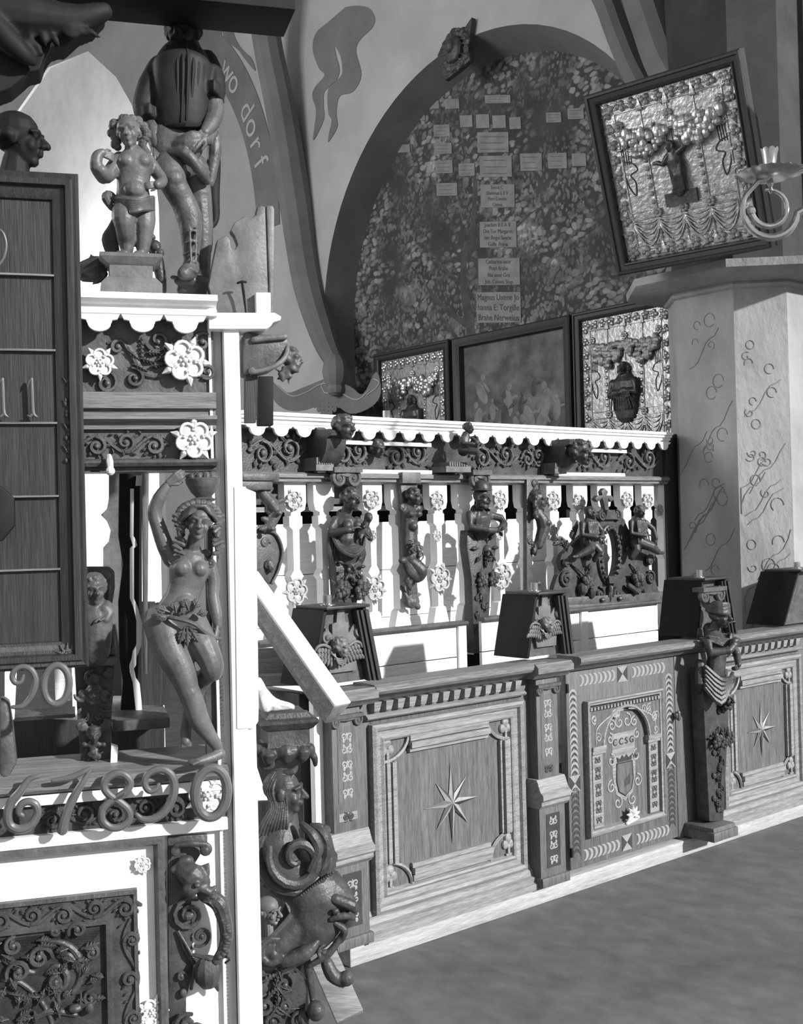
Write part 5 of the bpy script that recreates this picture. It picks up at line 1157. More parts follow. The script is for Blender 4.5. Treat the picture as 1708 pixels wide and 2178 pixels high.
# ledge, digit strip
xl = LX(-40, 1650)
b = B(); pr = [(.16, LZ(1622)), (-.03, LZ(1640)), (-.04, LZ(1645)), (-.04, LZ(1656)), (-.03, LZ(1664)), (-.01, LZ(1668)), (.16, LZ(1668))]; b.sweep(pr, xl, LX(482, 1640)); b.build('ledge', 'oakh', CH)
b = B(); b.box(xl, -.022, LZ(1690), LX(482, 1680), .03, LZ(1668)); b.build('upper_white_band', 'white', CH)
b = B(); b.box(xl, -.006, LZ(1752), LX(482, 1700), .03, LZ(1690)); f3 = b.build('digit_frieze', 'carve', CH)
b = B(); vine(b, LX(70), LZ(1748), LX(395), LZ(1694), -.008, 33, .0042, 5); b.build('scroll_carving', 'carve', f3)
q = LEFT.at(440, 1690, -.012); rosette_flat(f3, q.x, q.y, q.z, .046, 10)
b = B(); b.box(xl, -.022, LZ(1776), LX(482, 1760), .03, LZ(1752)); b.build('lower_white_band', 'white', CH)
# panel below: white field, carved frames, scrollwork
b = B(); b.box(xl, .0, .3, LX(482, 1900), .04, LZ(1770)); b.build('white_field', 'white', CH)
b = B(); zt_ = LZ(1776); xr = LX(352, 1900)
b.mould(xl-.3, .25, xr, zt_, [(0, 0), (0, .02), (.006, .026), (.016, .026), (.020, .016), (.024, .004)]); b.build('outer_moulding', 'carvem', CH)
x2, z2 = LX(292, 1950), LZ(1886)
b = B(); b.mould(xl-.3, .2, x2, z2, [(0, 0), (0, .016), (.008, .02), (.012, .012), (.052, .012), (.058, .018), (.066, .018), (.072, .004)], cap=True); pf = b.build('carved_panel_frame', 'carve', CH)
b = B(); vine(b, LX(238), .32, LX(284), LZ(1950), -.014, 41, .0045, 6, vert=True); vine(b, xl, LZ(1944), LX(284), LZ(1896), -.014, 42, .0045, 5); b.build('frame_carving', 'carve', pf)
b = B(); b.box(xl-.3, -.004, .25, LX(226), .01, LZ(1962)); pn = b.build('carved_panel', 'carve', CH)
s = SK(LEFT, -.004, 120, 2070)
s.t([(100,2003),(130,2005),(158,2022),(172,2052),(170,2085),(155,2110)], [4, 7, 9, 9, 8, 6], sm=6); s.t([(125,2035),(145,2030),(160,2045),(168,2065)], [5, 8, 8, 6], sm=5); s.t([(100,2070),(120,2055),(140,2070),(138,2095),(125,2110),(125,2135)], [6, 9, 9, 8, 7, 4], sm=6)
s.sc(120, 2085, 14, 90, 1.3, 7, .012); s.sc(85, 2035, 26, 0, 1.4, 6, .01); s.sc(30, 2010, 20, 90, 1.2, 6, .01); s.sc(40, 2065, 26, 200, -1.3, 6, .01); s.sc(120, 1978, 14, 0, 1.3, 5, .01); s.sc(165, 1975, 20, 200, -1.2, 6, .012); s.sc(195, 2025, 16, 100, -1.2, 5, .008); s.sc(195, 2120, 18, 90, 1.3, 5, .008)
s.t([(5,2085),(40,2088),(80,2120),(105,2160),(112,2185)], [4, 6, 6, 5, 4], sm=5); s.t([(10,2040),(40,2060),(70,2068)], [8, 10, 6], sm=4); s.e(190,2140,.012,10,12); s.e(160,2140,.012,15,10); s.t([(75,2165),(110,2150),(160,2158)], [6, 9, 6], sm=4)
rnd = random.Random(8)
for k in range(46): s.lf(rnd.uniform(0, 205), rnd.uniform(1975, 2170), rnd.uniform(26, 44), 18, rnd.uniform(0, 360), .006)
s.mk('panel_scrollwork', 'carve', pn)
for (x, y, r) in ((303, 1838, .020), (325, 2152, .034)): q = LEFT.at(x, y, -.006); rosette_flat(CH, q.x, q.y, q.z, r, 20)
# ------------------------------------------------------------- hanging numerals
def numeral(ch, pts, r, label, dy=.06, sm=6, cat='numeral'):
    s = SK(LEFT, -dy, pts[0][0], pts[0][1]); n = len(pts)
    r = [k*1.2 for k in r] if hasattr(r, '__len__') else r*1.2
    s.t([(p[0], p[1], (p[2] if len(p) > 2 else 0)) for p in pts], r, 10, sm=sm)
    q = s.p((sum(p[0] for p in pts)/n, max(p[1] for p in pts)))
    o = solo(s.b, 'numeral_'+ch, 'digit', LEFT, tuple(q), label, cat, 'wooden hymn numerals hung on the rail'); return o
def oval(cx, cy, rx, ry, tilt=0, n=20): return [(cx+rx*cos(2*pi*i/n)+tilt*ry*sin(2*pi*i/n), cy-ry*sin(2*pi*i/n)) for i in range(n+1)]
numeral('six', [(82,1651),(62,1658),(42,1685),(22,1710),(16,1735),(22,1756),(42,1764),(65,1755),(80,1732),(76,1712),(60,1705),(45,1712),(40,1728),(48,1735)], [4, 6, 8, 8, 8, 8, 8, 7, 7, 7, 6, 4], 'metal numeral 6 hanging at the left end of the lower row')
numeral('seven', [(113,1660),(150,1654),(180,1640),(194,1633),(175,1665),(155,1700),(140,1735),(133,1765)], [4, 6, 5, 2, 6, 8, 9, 10], 'metal numeral 7 hanging between the 6 and the 8', sm=3)
numeral('eight', [(247,1698),(268,1684),(277,1664),(264,1648),(245,1646),(226,1658),(222,1676),(234,1692),(252,1704),(272,1722),(275,1742),(258,1758),(236,1760),(218,1745),(218,1722),(232,1706),(247,1698),(264,1687)], 7, 'metal numeral 8 hanging in the lower row')
numeral('nine', [(338,1668),(332,1678),(318,1682),(308,1668),(312,1650),(328,1639),(348,1637),(365,1650),(371,1675),(365,1702),(348,1728),(325,1742),(303,1742),(290,1732)], [3, 5, 6, 6, 6, 7, 7, 8, 8, 8, 7, 6, 4], 'metal numeral 9 hanging in the lower row beside the 8')
numeral('zero', oval(449, 1686, 34, 52, .05), 9, 'large metal numeral 0 in front of the rosette at the right of the lower row', .085, 4)
numeral('nine', [(50,1437),(45,1450),(33,1452),(26,1440),(32,1425),(48,1418),(65,1424),(75,1442),(73,1465),(62,1488),(45,1502),(25,1504)], [3, 4, 5, 5, 5, 5, 6, 6, 6, 5, 5, 3], 'metal numeral 9 hanging below the hymn board', .17)
numeral('zero', oval(120, 1456, 27, 41, .05), 6.5, 'metal numeral 0 hanging below the hymn board', .17, 4)
# ------------------------------------------------------------- hymn board
ho = -.13
HB = thing('hymn_board', LEFT, (LX(60, 1400, ho), ho, LZ(1422, 60, ho)), 'tall dark hymn board with moulded frame and narrow ledges at the left edge', 'hymn board')
def HX(p, y=1000): return LEFT.at(p, y, ho).x
def HZ(y, x=60): return LEFT.at(x, y, ho).z
x0, x1 = HX(-60), HX(180); b = B(); b.box(x0, ho+.004, HZ(1418), x1, ho+.025, HZ(372)); b.build('field', 'oakd', HB)
b = B(); b.mould(HX(-300), HZ(1424), x1, HZ(368), [(0, -.02), (0, .012), (.006, .02), (.012, .018), (.016, .022), (.026, .020), (.030, .010), (.044, .006), (.052, .002), (.055, -.006)], ho); b.build('frame', 'oakd', HB, ang=20)
for y in (585, 745, 900, 1056, 1212):
    b = B(); b.box(x0, ho-.006, HZ(y+2), HX(124), ho+.006, HZ(y-2)); b.build('ledge', 'oakh', HB)
b = B(); b.box(x0, ho-.008, HZ(1388), HX(130), ho+.004, HZ(1374)); b.build('bottom_strip', 'carvem', HB)
s = SK(LEFT, ho-.006, 145, 900); rnd = random.Random(3)
for k in range(22): s.e(146+rnd.uniform(-6, 6), 812+k*8, .003, 5, 6)
for k in range(8): s.lf(147, 800+k*24, 26, 8, 60+60*(k % 2), .003)
s.mk('side_carving', 'carve', HB)
s.sc(142, 1393, 13, 0, 1.3, 4, .003)
for k in range(9): s.lf(140, 1392, 26, 9, k*40, .003)
s.t([(80,1412),(100,1405),(125,1402)], [2, 4, 4]); s.t([(160,1335),(158,1365),(150,1385)], [2, 4, 4]); s.mk('corner_carving', 'carvem', HB)
for nm, cx in (('leftmost', 3), ('right-hand', 65)):
    s = SK(LEFT, ho-.012, 65, 850)
    s.t([(cx+2, 806), (cx+3, 830), (cx+4, 860), (cx+6, 880), (cx+14, 887)], [3.4, 4.2, 4.2, 4.4, 2], sm=4); s.t([(cx+2, 806), (cx-3, 812), (cx-6, 822)], [3, 2.4, 1.2]); s.t([(cx+6, 880), (cx-2, 886), (cx-6, 884)], [4, 3, 2]); q = s.p((cx, 887))
    solo(s.b, 'numeral_one', 'digit', LEFT, tuple(q), nm+' metal numeral 1 standing on the ledge of the hymn board', 'numeral', 'numerals on the hymn board')
# dark carved bust on top of the board and black knob below
s = SK(LEFT, ho+.05, 50, 300); 
s.hd(40, 300, 112, 0, yaw=78, hair='cap', seed=2); s.t([(34, 335, 0), (30, 378, 0)], [26, 34]); q = s.p((40, 370))
s.b.v and solo(s.b, 'carved_bust', 'black', LEFT, tuple(q), 'black carved head in profile facing right on top of the hymn board', 'carved head', vox=.003, smooth=2)
b = B(); LP(b, [(-40,1030),(5,1035),(31,1060),(31,1118),(5,1150),(-40,1160)], ho-.06, ho-.02, ho-.05); solo(b, 'black_knob', 'black', LEFT, (HX(-10), ho-.04, HZ(1100)), 'black faceted shape at the left edge in front of the hymn board', 'knob', bev=.004)
s = SK(LEFT, ho-.02, 0, 520); s.t([(-8,485),(6,495),(13,520),(8,548),(-6,568)], 3, sm=5); q = s.p((0, 520)); solo(s.b, 'pale_ring', 'digit', LEFT, tuple(q), 'pale bent ring at the left edge of the hymn board', 'ring')
# ------------------------------------------------------------- carved woman with a basket
s = SK(LEFT, .0, 400, 1300); T = thing('basket_caryatid', LEFT, tuple(s.p((420, 1612))), 'carved nude woman with crossed legs holding a fruit basket on her head', 'carved figure')
s.pl([(434,1008),(462,1008),(482,1608),(440,1608),(436,1480),(452,1430),(455,1290),(440,1180)], -.03, .0); s.mk('backboard', 'carvem', T, bev=.002)
H = dict(dy=.075)
s.hd(414, 1112, 74, .085, yaw=-4, roll=6, hair='none'); s.t([(408,1140,.07),(404,1160,.06),(400,1180,.045)], [15, 15, 20])
s.t([(400,1172,.035),(398,1195,.05),(396,1215,.055),(390,1245,.055),(384,1265,.055),(376,1295,.055),(370,1325,.045)], [26, 40, 41, 35, 35, 46, 46], 26, .72, sm=3)
s.e(366,1190,.045,22,18); s.e(436,1200,.04,17,18); s.e(380,1206,.078,19,17); s.e(416,1208,.076,18,16); s.e(386,1282,.075,24,22); s.e(334,1308,.04,22,30)
s.t([(362,1188,.045),(348,1160,.045),(334,1120,.04),(326,1090,.04),(336,1060,.045),(352,1034,.05)], [19, 18, 16, 15, 14, 9], 10, sm=3); s.hand((354,1030,.055),(378,1012,.06),(.3,1,0),34,.5,-1)
s.t([(440,1200,.04),(449,1232,.04),(448,1265,.045),(453,1300,.055),(456,1326,.06)], [16, 15, 13, 13, 9], 10, sm=3); s.hand((456,1328,.06),(448,1366,.07),(-1,.3,0),38,.5)
s.t([(342,1318,.045),(352,1365,.065),(376,1412,.075),(392,1455,.08),(404,1485,.078),(416,1520,.072),(440,1556,.06),(456,1578,.05)], [40, 37, 31, 23, 23, 22, 15, 12], 20, sm=3)
s.e(396,1462,.088,17,20); s.t([(462,1594,.05),(445,1600,.06),(420,1606,.07),(398,1609,.075)], [12, 11, 9, 6], 9); 
for k in range(5): s.t([(405-k*1+k*3,1604+k*.4,.068+.004*k),(394+k*2,1608+k*.4,.07+.004*k)], 3.6, 6)
s.t([(402,1322,.05),(424,1365,.075),(440,1402,.085),(443,1418,.08)], [34, 31, 25, 23], 12, sm=3); s.e(444,1416,.088,18,18)
s.t([(440,1422,.06),(422,1450,.035),(408,1490,.02),(396,1525,.02)], [20, 19, 17, 11], 10, sm=3); s.t([(396,1525,.02),(392,1550,.035),(391,1568,.05)], [11, 12, 10], 9)
for k in range(5): s.t([(383+k*4,1566,.05+.003*(2-abs(k-2))),(382+k*4.6,1580-k*.5,.052)], 3.2, 6)
s.mk('body', 'carvev', T, .0024, 1)
s.e(414,1098,.045,38,32,.022); s.e(414,1086,.055,32,20,.02)
for k in range(7):
    for sd in (-1, 1): s.t([(414+sd*1,1079+k*.8,.112-.003*k),(414+sd*(16+k),1080+k*2.4,.108),(414+sd*(32+k),1092+k*3,.085)], 3.4, 7, sm=4)
rnd = random.Random(4)
for k in range(26):
    a = k/25*pi*1.15+pi*-.08; x = 414+36*cos(a)*1.05; y = 1098-26*sin(a); s.e(x, y, .07+.01*(k % 2), 11, 9)
for sd in (-1, 1):
    for k in range(9): s.t([(414+sd*(36+4*sin(k)), 1092+k*9, .07), (414+sd*(44+5*sin(k+1)), 1098+k*9, .08), (414+sd*(34+4*sin(k*2)), 1104+k*9, .085)], [6, 7, 5], 7)
s.sc(368,1168,14,0,1.4,5,.055); s.sc(366,1190,12,180,1.3,4,.06); s.sc(434,1178,12,0,-1.4,5,.05); s.sc(440,1198,11,180,-1.3,4,.055); s.mk('hair', 'carvem', T)
q = s.p((426, 1050, .055)); h = s.sz*1.12
b = B(); b.lathe([(20*h, -16*h), (24*h, -12*h), (14*h, -8*h), (22*h, 0), (31*h, 16*h), (33*h, 26*h), (29*h, 28*h)], tuple(q), 22); b.build('basket', 'carvem', T)
b = B(); rnd = random.Random(9)
for k in range(34): a = k*2.4; r_ = 28*h*sqrt((k+.5)/34); b.ell((q.x+r_*cos(a), q.y+r_*sin(a)*.8, q.z+30*h+rnd.uniform(0, 8)*h*(1-r_/(30*h))), rnd.uniform(5, 8)*h, n=8)
b.build('basket_fruit', 'carvem', T)
s.t([(336,1305,.075),(365,1308,.105),(400,1318,.11),(425,1338,.095),(448,1350,.085),(462,1352,.07)], [5, 5, 4.5, 4.5, 4, 3], 7, sm=4)
for (x, y, L, w, a) in ((352,1295,30,20,160),(352,1302,26,16,200),(366,1296,24,20,100),(392,1292,26,22,110),(402,1290,26,22,60),(408,1300,24,18,10),(384,1325,38,20,-110),(392,1325,40,20,-60),(388,1325,42,20,-90),(345,1305,22,14,170),(372,1300,22,14,40)): s.lf(x, y, L, w, a, .10, .006)
s.mk('leaf_girdle', 'carvem', T)
# ------------------------------------------------------------- console herm, lower right of the panel
s = SK(LEFT, -.0, 420, 1950); T = thing('dragon_console', LEFT, tuple(s.p((420, 2178))), 'carved scaly console with a helmeted face, below the large numeral 0', 'carved console')
s.pl([(356,1778),(385,1775),(440,1772),(440,1790),(404,1850),(410,2060),(395,2120),(395,2200),(358,2200)], -.02, .012); s.mk('backboard', 'carve', T, bev=.002)
s.sc(432,1797,13,90,-1.4,6,.04); s.sc(372,1803,10,90,1.4,5,.03); s.t([(372,1790,.03),(405,1784,.04),(432,1785,.04)], [6, 8, 6]); s.mk('capital', 'carve', T, .003, 1)
s.t([(385,1840,.03),(405,1850,.05),(425,1862,.05)], [20, 27, 18], 10, .8, sm=3); s.e(392,1822,.03,18,12); s.t([(425,1830,.05),(436,1824,.05),(434,1845,.05)], [4, 5, 8]); s.e(368,1842,.03,10,10); s.e(400,1876,.055,18,16); s.t([(418,1870,.055),(440,1880,.06),(452,1870,.055)], [12, 10, 4]); s.t([(425,1886,.05),(440,1895,.055),(450,1888,.05)], [8, 8, 4])
s.e(412,1862,.075,7,5); s.mk('helmeted_face', 'carve', T, .003, 1)
s.t([(430,1890,.04),(458,1905,.05),(470,1935,.05),(476,1970,.05),(470,2000,.05),(455,2025,.05)], [16, 18, 16, 14, 12, 10], 10, sm=4)
for k in range(22): t_ = k/21; s.e(448+28*sin(t_*pi*.8)*1.0+rnd.uniform(-5, 5), 1890+t_*125, .06, 7, 6)
for k in range(7): s.lf(450, 1892+k*6, 26, 9, 200-k*20, .06)
s.mk('scaly_back', 'carve', T)
s.sc(400,1940,36,60,1.8,6,.02); s.e(398,1942,.02,10,10); s.sc(425,1985,22,240,1.3,5,.02); s.t([(378,1975,.02),(390,2010,.02),(410,2040,.02)], [3, 4, 5]); s.t([(378,1975,.02),(405,2020,.03),(440,2022,.05),(478,2015,.05)], [3, 4, 5, 5])
s.t([(470,2005,.05),(482,2020,.06),(474,2030,.05)], [3, 4, 3]); s.e(438,2055,.035,30,36,.03); s.t([(405,2095,.02),(410,2050,.035),(430,2022,.045)], 4); s.sc(385,2070,10,0,1.3,4,.02); s.e(388,2105,.02,8,10); s.t([(455,2080,.03),(460,2095,.03)], [8, 3])
s.sc(392,2168,24,60,1.6,7,.03); s.e(392,2168,.02,16,16); s.t([(415,2170,.03),(450,2180,.03)], [8, 5]); s.mk('belly_scrolls', 'carve', T)
# ------------------------------------------------------------- background seen through the opening
o5 = .45
b = B(); b.box(LX(150, 1300, o5+.45), o5+.45, 0, LX(345, 1300, o5+.45), o5+.47, LZ(1000, 250, o5+.45)); solo(b, 'white_screen_board', 'white', LEFT, (LX(250, 1600, o5+.45), o5+.45, .9), 'sunlit white boarding far behind the caryatid opening', 'board')
b = B(); LP(b, [(258,1000),(232,1000),(232,1060),(228,1082),(215,1095),(228,1108),(236,1128),(232,1152),(220,1165),(220,1480),(258,1480)], o5, o5+.03, o5); solo(b, 'wavy_board', 'carvel', LEFT, (LX(240, 1480, o5), o5, LZ(1480, 240, o5)), 'brown board with wavy cut edge behind the opening left of the caryatid', 'board')
CB = thing('cut_out_baluster', LEFT, (LX(285, 1530, .32), .32, LZ(1530, 285, .32)), 'dark cut-out baluster with a white front edge, left of the caryatid', 'baluster')
b = B(); LP(b, [(254,1000),(302,1000),(302,1290),(300,1390),(302,1530),(256,1520),(262,1450),(254,1400),(252,1280),(262,1200),(252,1140)], .32, .35, .32); b.build('dark_side', 'black', CB)
b = B(); ex = [(290,1012),(300,1012),(300,1033),(288,1034)]; LP(b, ex, .30, .318, .32); LP(b, [(277,1040),(284,1040),(283,1140),(288,1148),(291,1160),(284,1166),(284,1272),(292,1290),(301,1325),(300,1370),(290,1395),(289,1412),(284,1420),(288,1440),(296,1452),(300,1490),(302,1525),(290,1525),(286,1490),(282,1450),(276,1430),(275,1415),(280,1400),(282,1385),(290,1370),(290,1320),(283,1290),(276,1272),(276,1166),(282,1160),(276,1140)], .30, .318, .32); b.build('white_edge', 'white', CB)
b = B(); LP(b, [(302,1000),(317,1000),(313,1435),(306,1435)], .28, .30, .28); solo(b, 'brown_post', 'oak', LEFT, (LX(310, 1435, .28), .28, LZ(1435, 310, .28)), 'thin brown post directly left of the caryatid', 'post', bev=.002)
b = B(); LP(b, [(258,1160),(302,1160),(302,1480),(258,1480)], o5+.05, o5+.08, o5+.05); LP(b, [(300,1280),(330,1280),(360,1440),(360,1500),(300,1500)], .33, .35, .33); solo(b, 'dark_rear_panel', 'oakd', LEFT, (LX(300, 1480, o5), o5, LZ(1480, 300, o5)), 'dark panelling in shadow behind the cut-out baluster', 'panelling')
b = B(); b.box(LX(235, 1530, .3), .16, LZ(1532, 300, .3), LX(352, 1530, .3), .75, LZ(1510, 300, .3)); solo(b, 'bench_slab', 'carvem', LEFT, (LX(300, 1530, .3), .4, LZ(1532, 300, .3)), 'brown wooden bench slab behind the caryatid legs', 'slab', bev=.003)
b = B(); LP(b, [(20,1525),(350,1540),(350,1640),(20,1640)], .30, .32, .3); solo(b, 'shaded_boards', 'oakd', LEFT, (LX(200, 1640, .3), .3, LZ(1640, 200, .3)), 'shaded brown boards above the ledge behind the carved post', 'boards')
b = B(); b.sweep([(.20, LZ(1528, 100, .2)), (.16, LZ(1524, 100, .2)), (.15, LZ(1515, 100, .2)), (.20, LZ(1506, 100, .2))], LX(20, 1520, .2), LX(160, 1520, .2)); solo(b, 'small_rail', 'carvem', LEFT, (LX(100, 1520, .2), .2, LZ(1524, 100, .2)), 'short moulded rail behind the hanging 9 and 0', 'rail')
b = B(); LP(b, [(10,1430),(35,1430),(30,1530),(10,1535)], .1, .12, .1); solo(b, 'white_board', 'whiteb', LEFT, (LX(20, 1490, .1), .1, LZ(1530, 20, .1)), 'white board peeping out at the left edge behind the hanging 9', 'board'); b = B(); LP(b, [(115,1415),(152,1415),(152,1490),(118,1490)], .34, .36, .34); solo(b, 'white_board', 'whiteb', LEFT, (LX(130, 1490, .34), .34, LZ(1490, 130, .34)), 'white board peeping out behind the hanging 0', 'board')
b = B(); LP(b, [(0,1480),(20,1490),(30,1560),(36,1620),(20,1650),(0,1650)], -.05, .0, -.03); solo(b, 'carved_stump', 'carvem', LEFT, (LX(10, 1650), -.03, LZ(1650, 10)), 'rough carved edge at the far left above the numeral 6', 'carving', bev=.008)
# second carved post with a child herm
s = SK(LEFT, .10, 215, 1400); T = thing('child_herm', LEFT, tuple(s.p((215, 1625))), 'carved post with a child torso above and grotesque masks below, left of the caryatid', 'carved figure')
s.pl([(150,1205),(232,1205),(244,1215),(245,1250),(236,1300),(246,1360),(248,1395),(150,1395)], -.02, .0); s.sc(226,1224,12,60,1.6,5,.01); s.t([(232,1245,.01),(232,1300,.015),(240,1350,.015),(238,1385,.01),(210,1395,.01)], 4, 7, sm=4); s.mk('backboard', 'carvem', T, .003, 1)
s.hd(200, 1252, 62, .05, yaw=10, hair='curls', seed=5); s.t([(200,1280,.04),(204,1310,.05),(206,1350,.05),(204,1385,.04)], [24, 34, 30, 28], 12, .7, sm=3); s.e(222,1292,.06,14,12); s.t([(226,1285,.05),(232,1300,.06),(224,1312,.07)], [12, 11, 8]); s.hand((222,1310,.07), (206,1312,.075), (0, 0, -1), 22, .5); s.mk('child', 'carvem', T, .003, 1)
s.pl([(155,1395),(248,1395),(246,1412),(155,1412)], -.02, .04); s.mk('capital', 'carvem', T, bev=.004)
s.pl([(158,1412),(245,1412),(236,1545),(242,1625),(172,1625),(166,1545)], -.03, .0)
for (x, y, r, a, t_) in ((198,1440,18,90,1.5),(228,1430,12,90,-1.4),(175,1475,16,180,1.3),(222,1475,16,0,-1.3),(176,1540,13,90,1.3),(222,1540,13,90,-1.3)): s.sc(x, y, r, a, t_, 5, .02)
s.hd(200, 1470, 44, .02, hair='none', beard=True, seed=2); s.hd(200, 1560, 36, .02, hair='curls', seed=4)
for k in range(9): s.lf(175+k*6, 1500+((k*3) % 5)*8, 26, 9, -120+k*15, .012)
for k in range(5): s.e(180+k*10, 1580, .02, 6, 6)
s.fr(200, 1600, 16, 3, .012, 7); s.mk('mask_shaft', 'carve', T, .0025, 0)
b = B(); LP(b, [(236,1580),(250,1585),(248,1618),(234,1625)], .07, .1, .1); b.build('white_back_edge', 'white', T)
# ============================================================= statues standing on the near cornice
po = .03
s = SK(LEFT, po, 280, 400); T = thing('putto_statue', LEFT, tuple(s.p((278, 632))), 'carved putto with a bent raised arm on a stepped pedestal before the big statue', 'statue')
q = s.p((278, 600)); k = s.sz; b = B(); cx = q.x
def stp(b, cx, cy, prof):
    L = [[(cx-w, cy-d, z), (cx+w, cy-d, z), (cx+w, cy+d, z), (cx-w, cy+d, z)] for w, d, z in prof]; b.loops(L, True, (1, 1))
zz = lambda y: s.p((278, y)).z
stp(b, cx, po, [(62*k, .05, zz(633)), (62*k, .05, zz(612)), (50*k, .04, zz(598)), (44*k, .036, zz(596)), (44*k, .036, zz(572)), (50*k, .042, zz(568)), (56*k, .046, zz(562)), (64*k, .05, zz(556)), (64*k, .05, zz(549)), (50*k, .04, zz(546))]); b.build('pedestal', 'carvel', T, ang=25)
s.hd(272, 288, 66, .02, yaw=-14, pitch=8, roll=-8, hair='none'); s.t([(278,315,.01),(283,335,.0)], [14, 18])
s.t([(286,330,.0),(286,350,.012),(284,380,.012),(282,405,.012),(284,435,.01)], [24, 38, 34, 33, 38], 24, .75, sm=3); s.e(268,352,.03,16,14); s.e(303,352,.03,16,14); s.e(284,412,.03,24,20)
s.t([(254,338,.0),(240,362,.015),(226,384,.03),(214,378,.05)], [16, 16, 15, 14], 10, sm=3); s.t([(218,386,.03),(204,370,.05),(206,348,.05),(216,340,.05)], [14, 14, 12, 9], 10, sm=3); s.hand((216,342,.05),(236,345,.04),(0,1,0),30,.9)
s.t([(314,340,.0),(330,362,.0),(344,388,.01),(332,402,.03)], [15, 14, 13, 10], 10, sm=3); s.hand((334,400,.03),(312,404,.035),(0,1,0),26,.5)
s.t([(268,440,.0),(262,470,.03),(264,492,.03),(268,515,.01),(270,540,.01)], [26, 26, 20, 18, 12], 12, sm=3); s.t([(305,440,.0),(306,475,.01),(306,505,.01),(302,540,.01)], [25, 24, 18, 12], 12, sm=3)
s.t([(270,546,.0),(252,548,.035)], [11, 8]); s.t([(302,546,.0),(290,548,.035)], [11, 8])
for x in (252, 290):
    for j in range(5): s.t([(x-4+j*3.4,546,.032),(x-8+j*3.6,549,.042)], 2.6, 6)
s.mk('body', 'carvev', T, .0027, 1)
rnd = random.Random(5)
for k_ in range(34):
    a = k_*2.4; r_ = 34*sqrt((k_+1)/34); x = 274+r_*cos(a)*1.15; y = 276+r_*sin(a)*.8
    if 285 < y and 258 < x < 292: continue
    s.e(x, y, -.01+.012*rnd.random(), 11, 10)
for k_ in range(8): s.e(308+6*sin(k_), 275+k_*7, .0, 10, 8); s.e(246+4*sin(k_*2), 285+k_*4, .0, 9, 8)
s.e(268,258,.01,12,12); s.mk('hair', 'carvem', T)
for j in range(7): s.t([(248+j*2,428+j*4,.02),(275,440+j*4,.052),(300,440+j*3,.05),(324,425+j*4,.015)], 5.5, 7, sm=4)
s.t([(250,430,.0),(232,415,.0),(225,425,.01),(238,442,.0)], [8, 10, 9, 7], sm=4)
for j in range(5): s.t([(250+j*2,450,-.02),(236+j*3,480,-.02),(224+j*5,505,-.02),(236+j*4,545,-.02)], [5, 7, 8, 6], 7, sm=4)
s.mk('loincloth', 'carvem', T)
# big statue
so_ = .12
s = SK(LEFT, so_, 390, 400); T = thing('saint_statue', LEFT, tuple(s.p((395, 632))), 'large dark statue in belted tunic and tall sandals standing on the near cornice', 'statue')
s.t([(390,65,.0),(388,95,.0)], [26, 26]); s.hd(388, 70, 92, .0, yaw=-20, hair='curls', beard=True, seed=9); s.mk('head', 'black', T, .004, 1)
s.t([(392,110,.0),(388,150,.02),(386,200,.025),(384,250,.03),(386,290,.02)], [40, 62, 60, 54, 52], 32, .7, sm=3)
s.t([(338,140,.0),(318,185,.0),(305,232,.01),(312,250,.02)], [22, 26, 24, 22], 10, sm=3); s.t([(440,130,.0),(452,170,.01),(452,205,.02)], [24, 26, 26], 10, sm=3)
for j in range(4): s.t([(292+j*2,244+j*5,.02),(314,240+j*5,.05),(332,252+j*5,.02)], 6, 7, sm=3); s.t([(425+j*2,198+j*5,.02),(448,194+j*6,.06),(470,208+j*5,.02)], 6, 7, sm=3)
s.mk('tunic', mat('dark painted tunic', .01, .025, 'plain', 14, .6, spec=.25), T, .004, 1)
for j in range(8): s.t([(352+j*10,112+(j % 2)*8,.055-.004*abs(j-3.5)),(350+j*11,160,.074-.006*abs(j-3.5)),(352+j*10,215,.076-.006*abs(j-3.5)),(350+j*10,275+(j*7) % 14,.070-.006*abs(j-3.5))], [2, 5, 4, 2.5], 7, sm=4)
s.t([(340,282,.04),(388,290,.075),(436,280,.045)], [5, 6, 5], 8, sm=4); s.mk('tunic_folds', 'black', T)
s.t([(380,280,.01),(372,320,.03),(370,350,.03)], [50, 56, 44], 26, .6, sm=3)
s.t([(352,318,.03),(390,330,.08),(430,318,.07),(455,290,.03)], [10, 14, 12, 8], 8, sm=4); s.t([(345,340,.04),(385,350,.085),(420,385,.07),(438,395,.03)], [8, 12, 12, 8], 8, sm=4); s.t([(372,345,.05),(405,370,.075),(438,378,.04)], [8, 10, 6], 8, sm=4); s.t([(360,330,.05),(400,312,.085),(440,320,.06)], 9, 8, sm=4); s.t([(455,250,.0),(456,320,.0),(446,390,.0)], [10, 16, 10], 8, sm=3)
s.mk('skirt', 'carvem', T, .004, 1)
s.t([(452,215,.02),(454,245,.03),(446,275,.05),(428,305,.075)], [19, 20, 18, 12], 10, sm=3); s.hand((426,308,.08),(404,330,.09),(.2,1,0),46,.4); s.t([(318,250,.0),(322,285,.03),(330,320,.04)], [17, 16, 13], 10, sm=3); s.hand((330,320,.04),(334,345,.05),(0,1,0),40,.5)
s.t([(362,350,.02),(358,385,.05),(366,412,.06),(384,440,.05),(398,475,.05),(402,515,.05),(402,560,.045),(402,580,.045)], [38, 34, 28, 26, 27, 22, 16, 15], 22, sm=3); s.e(364,402,.075,22,20)
s.t([(412,360,.0),(424,420,-.01),(430,480,-.01),(432,540,-.01),(434,585,-.01)], [34, 28, 25, 18, 14], 12, sm=3)
s.mk('limbs', 'carvem', T, .003, 1)
s.t([(404,580,.05),(395,592,.075),(382,602,.10)], [18, 19, 14], 10); s.t([(434,585,0),(436,600,.02)], [14, 14]);
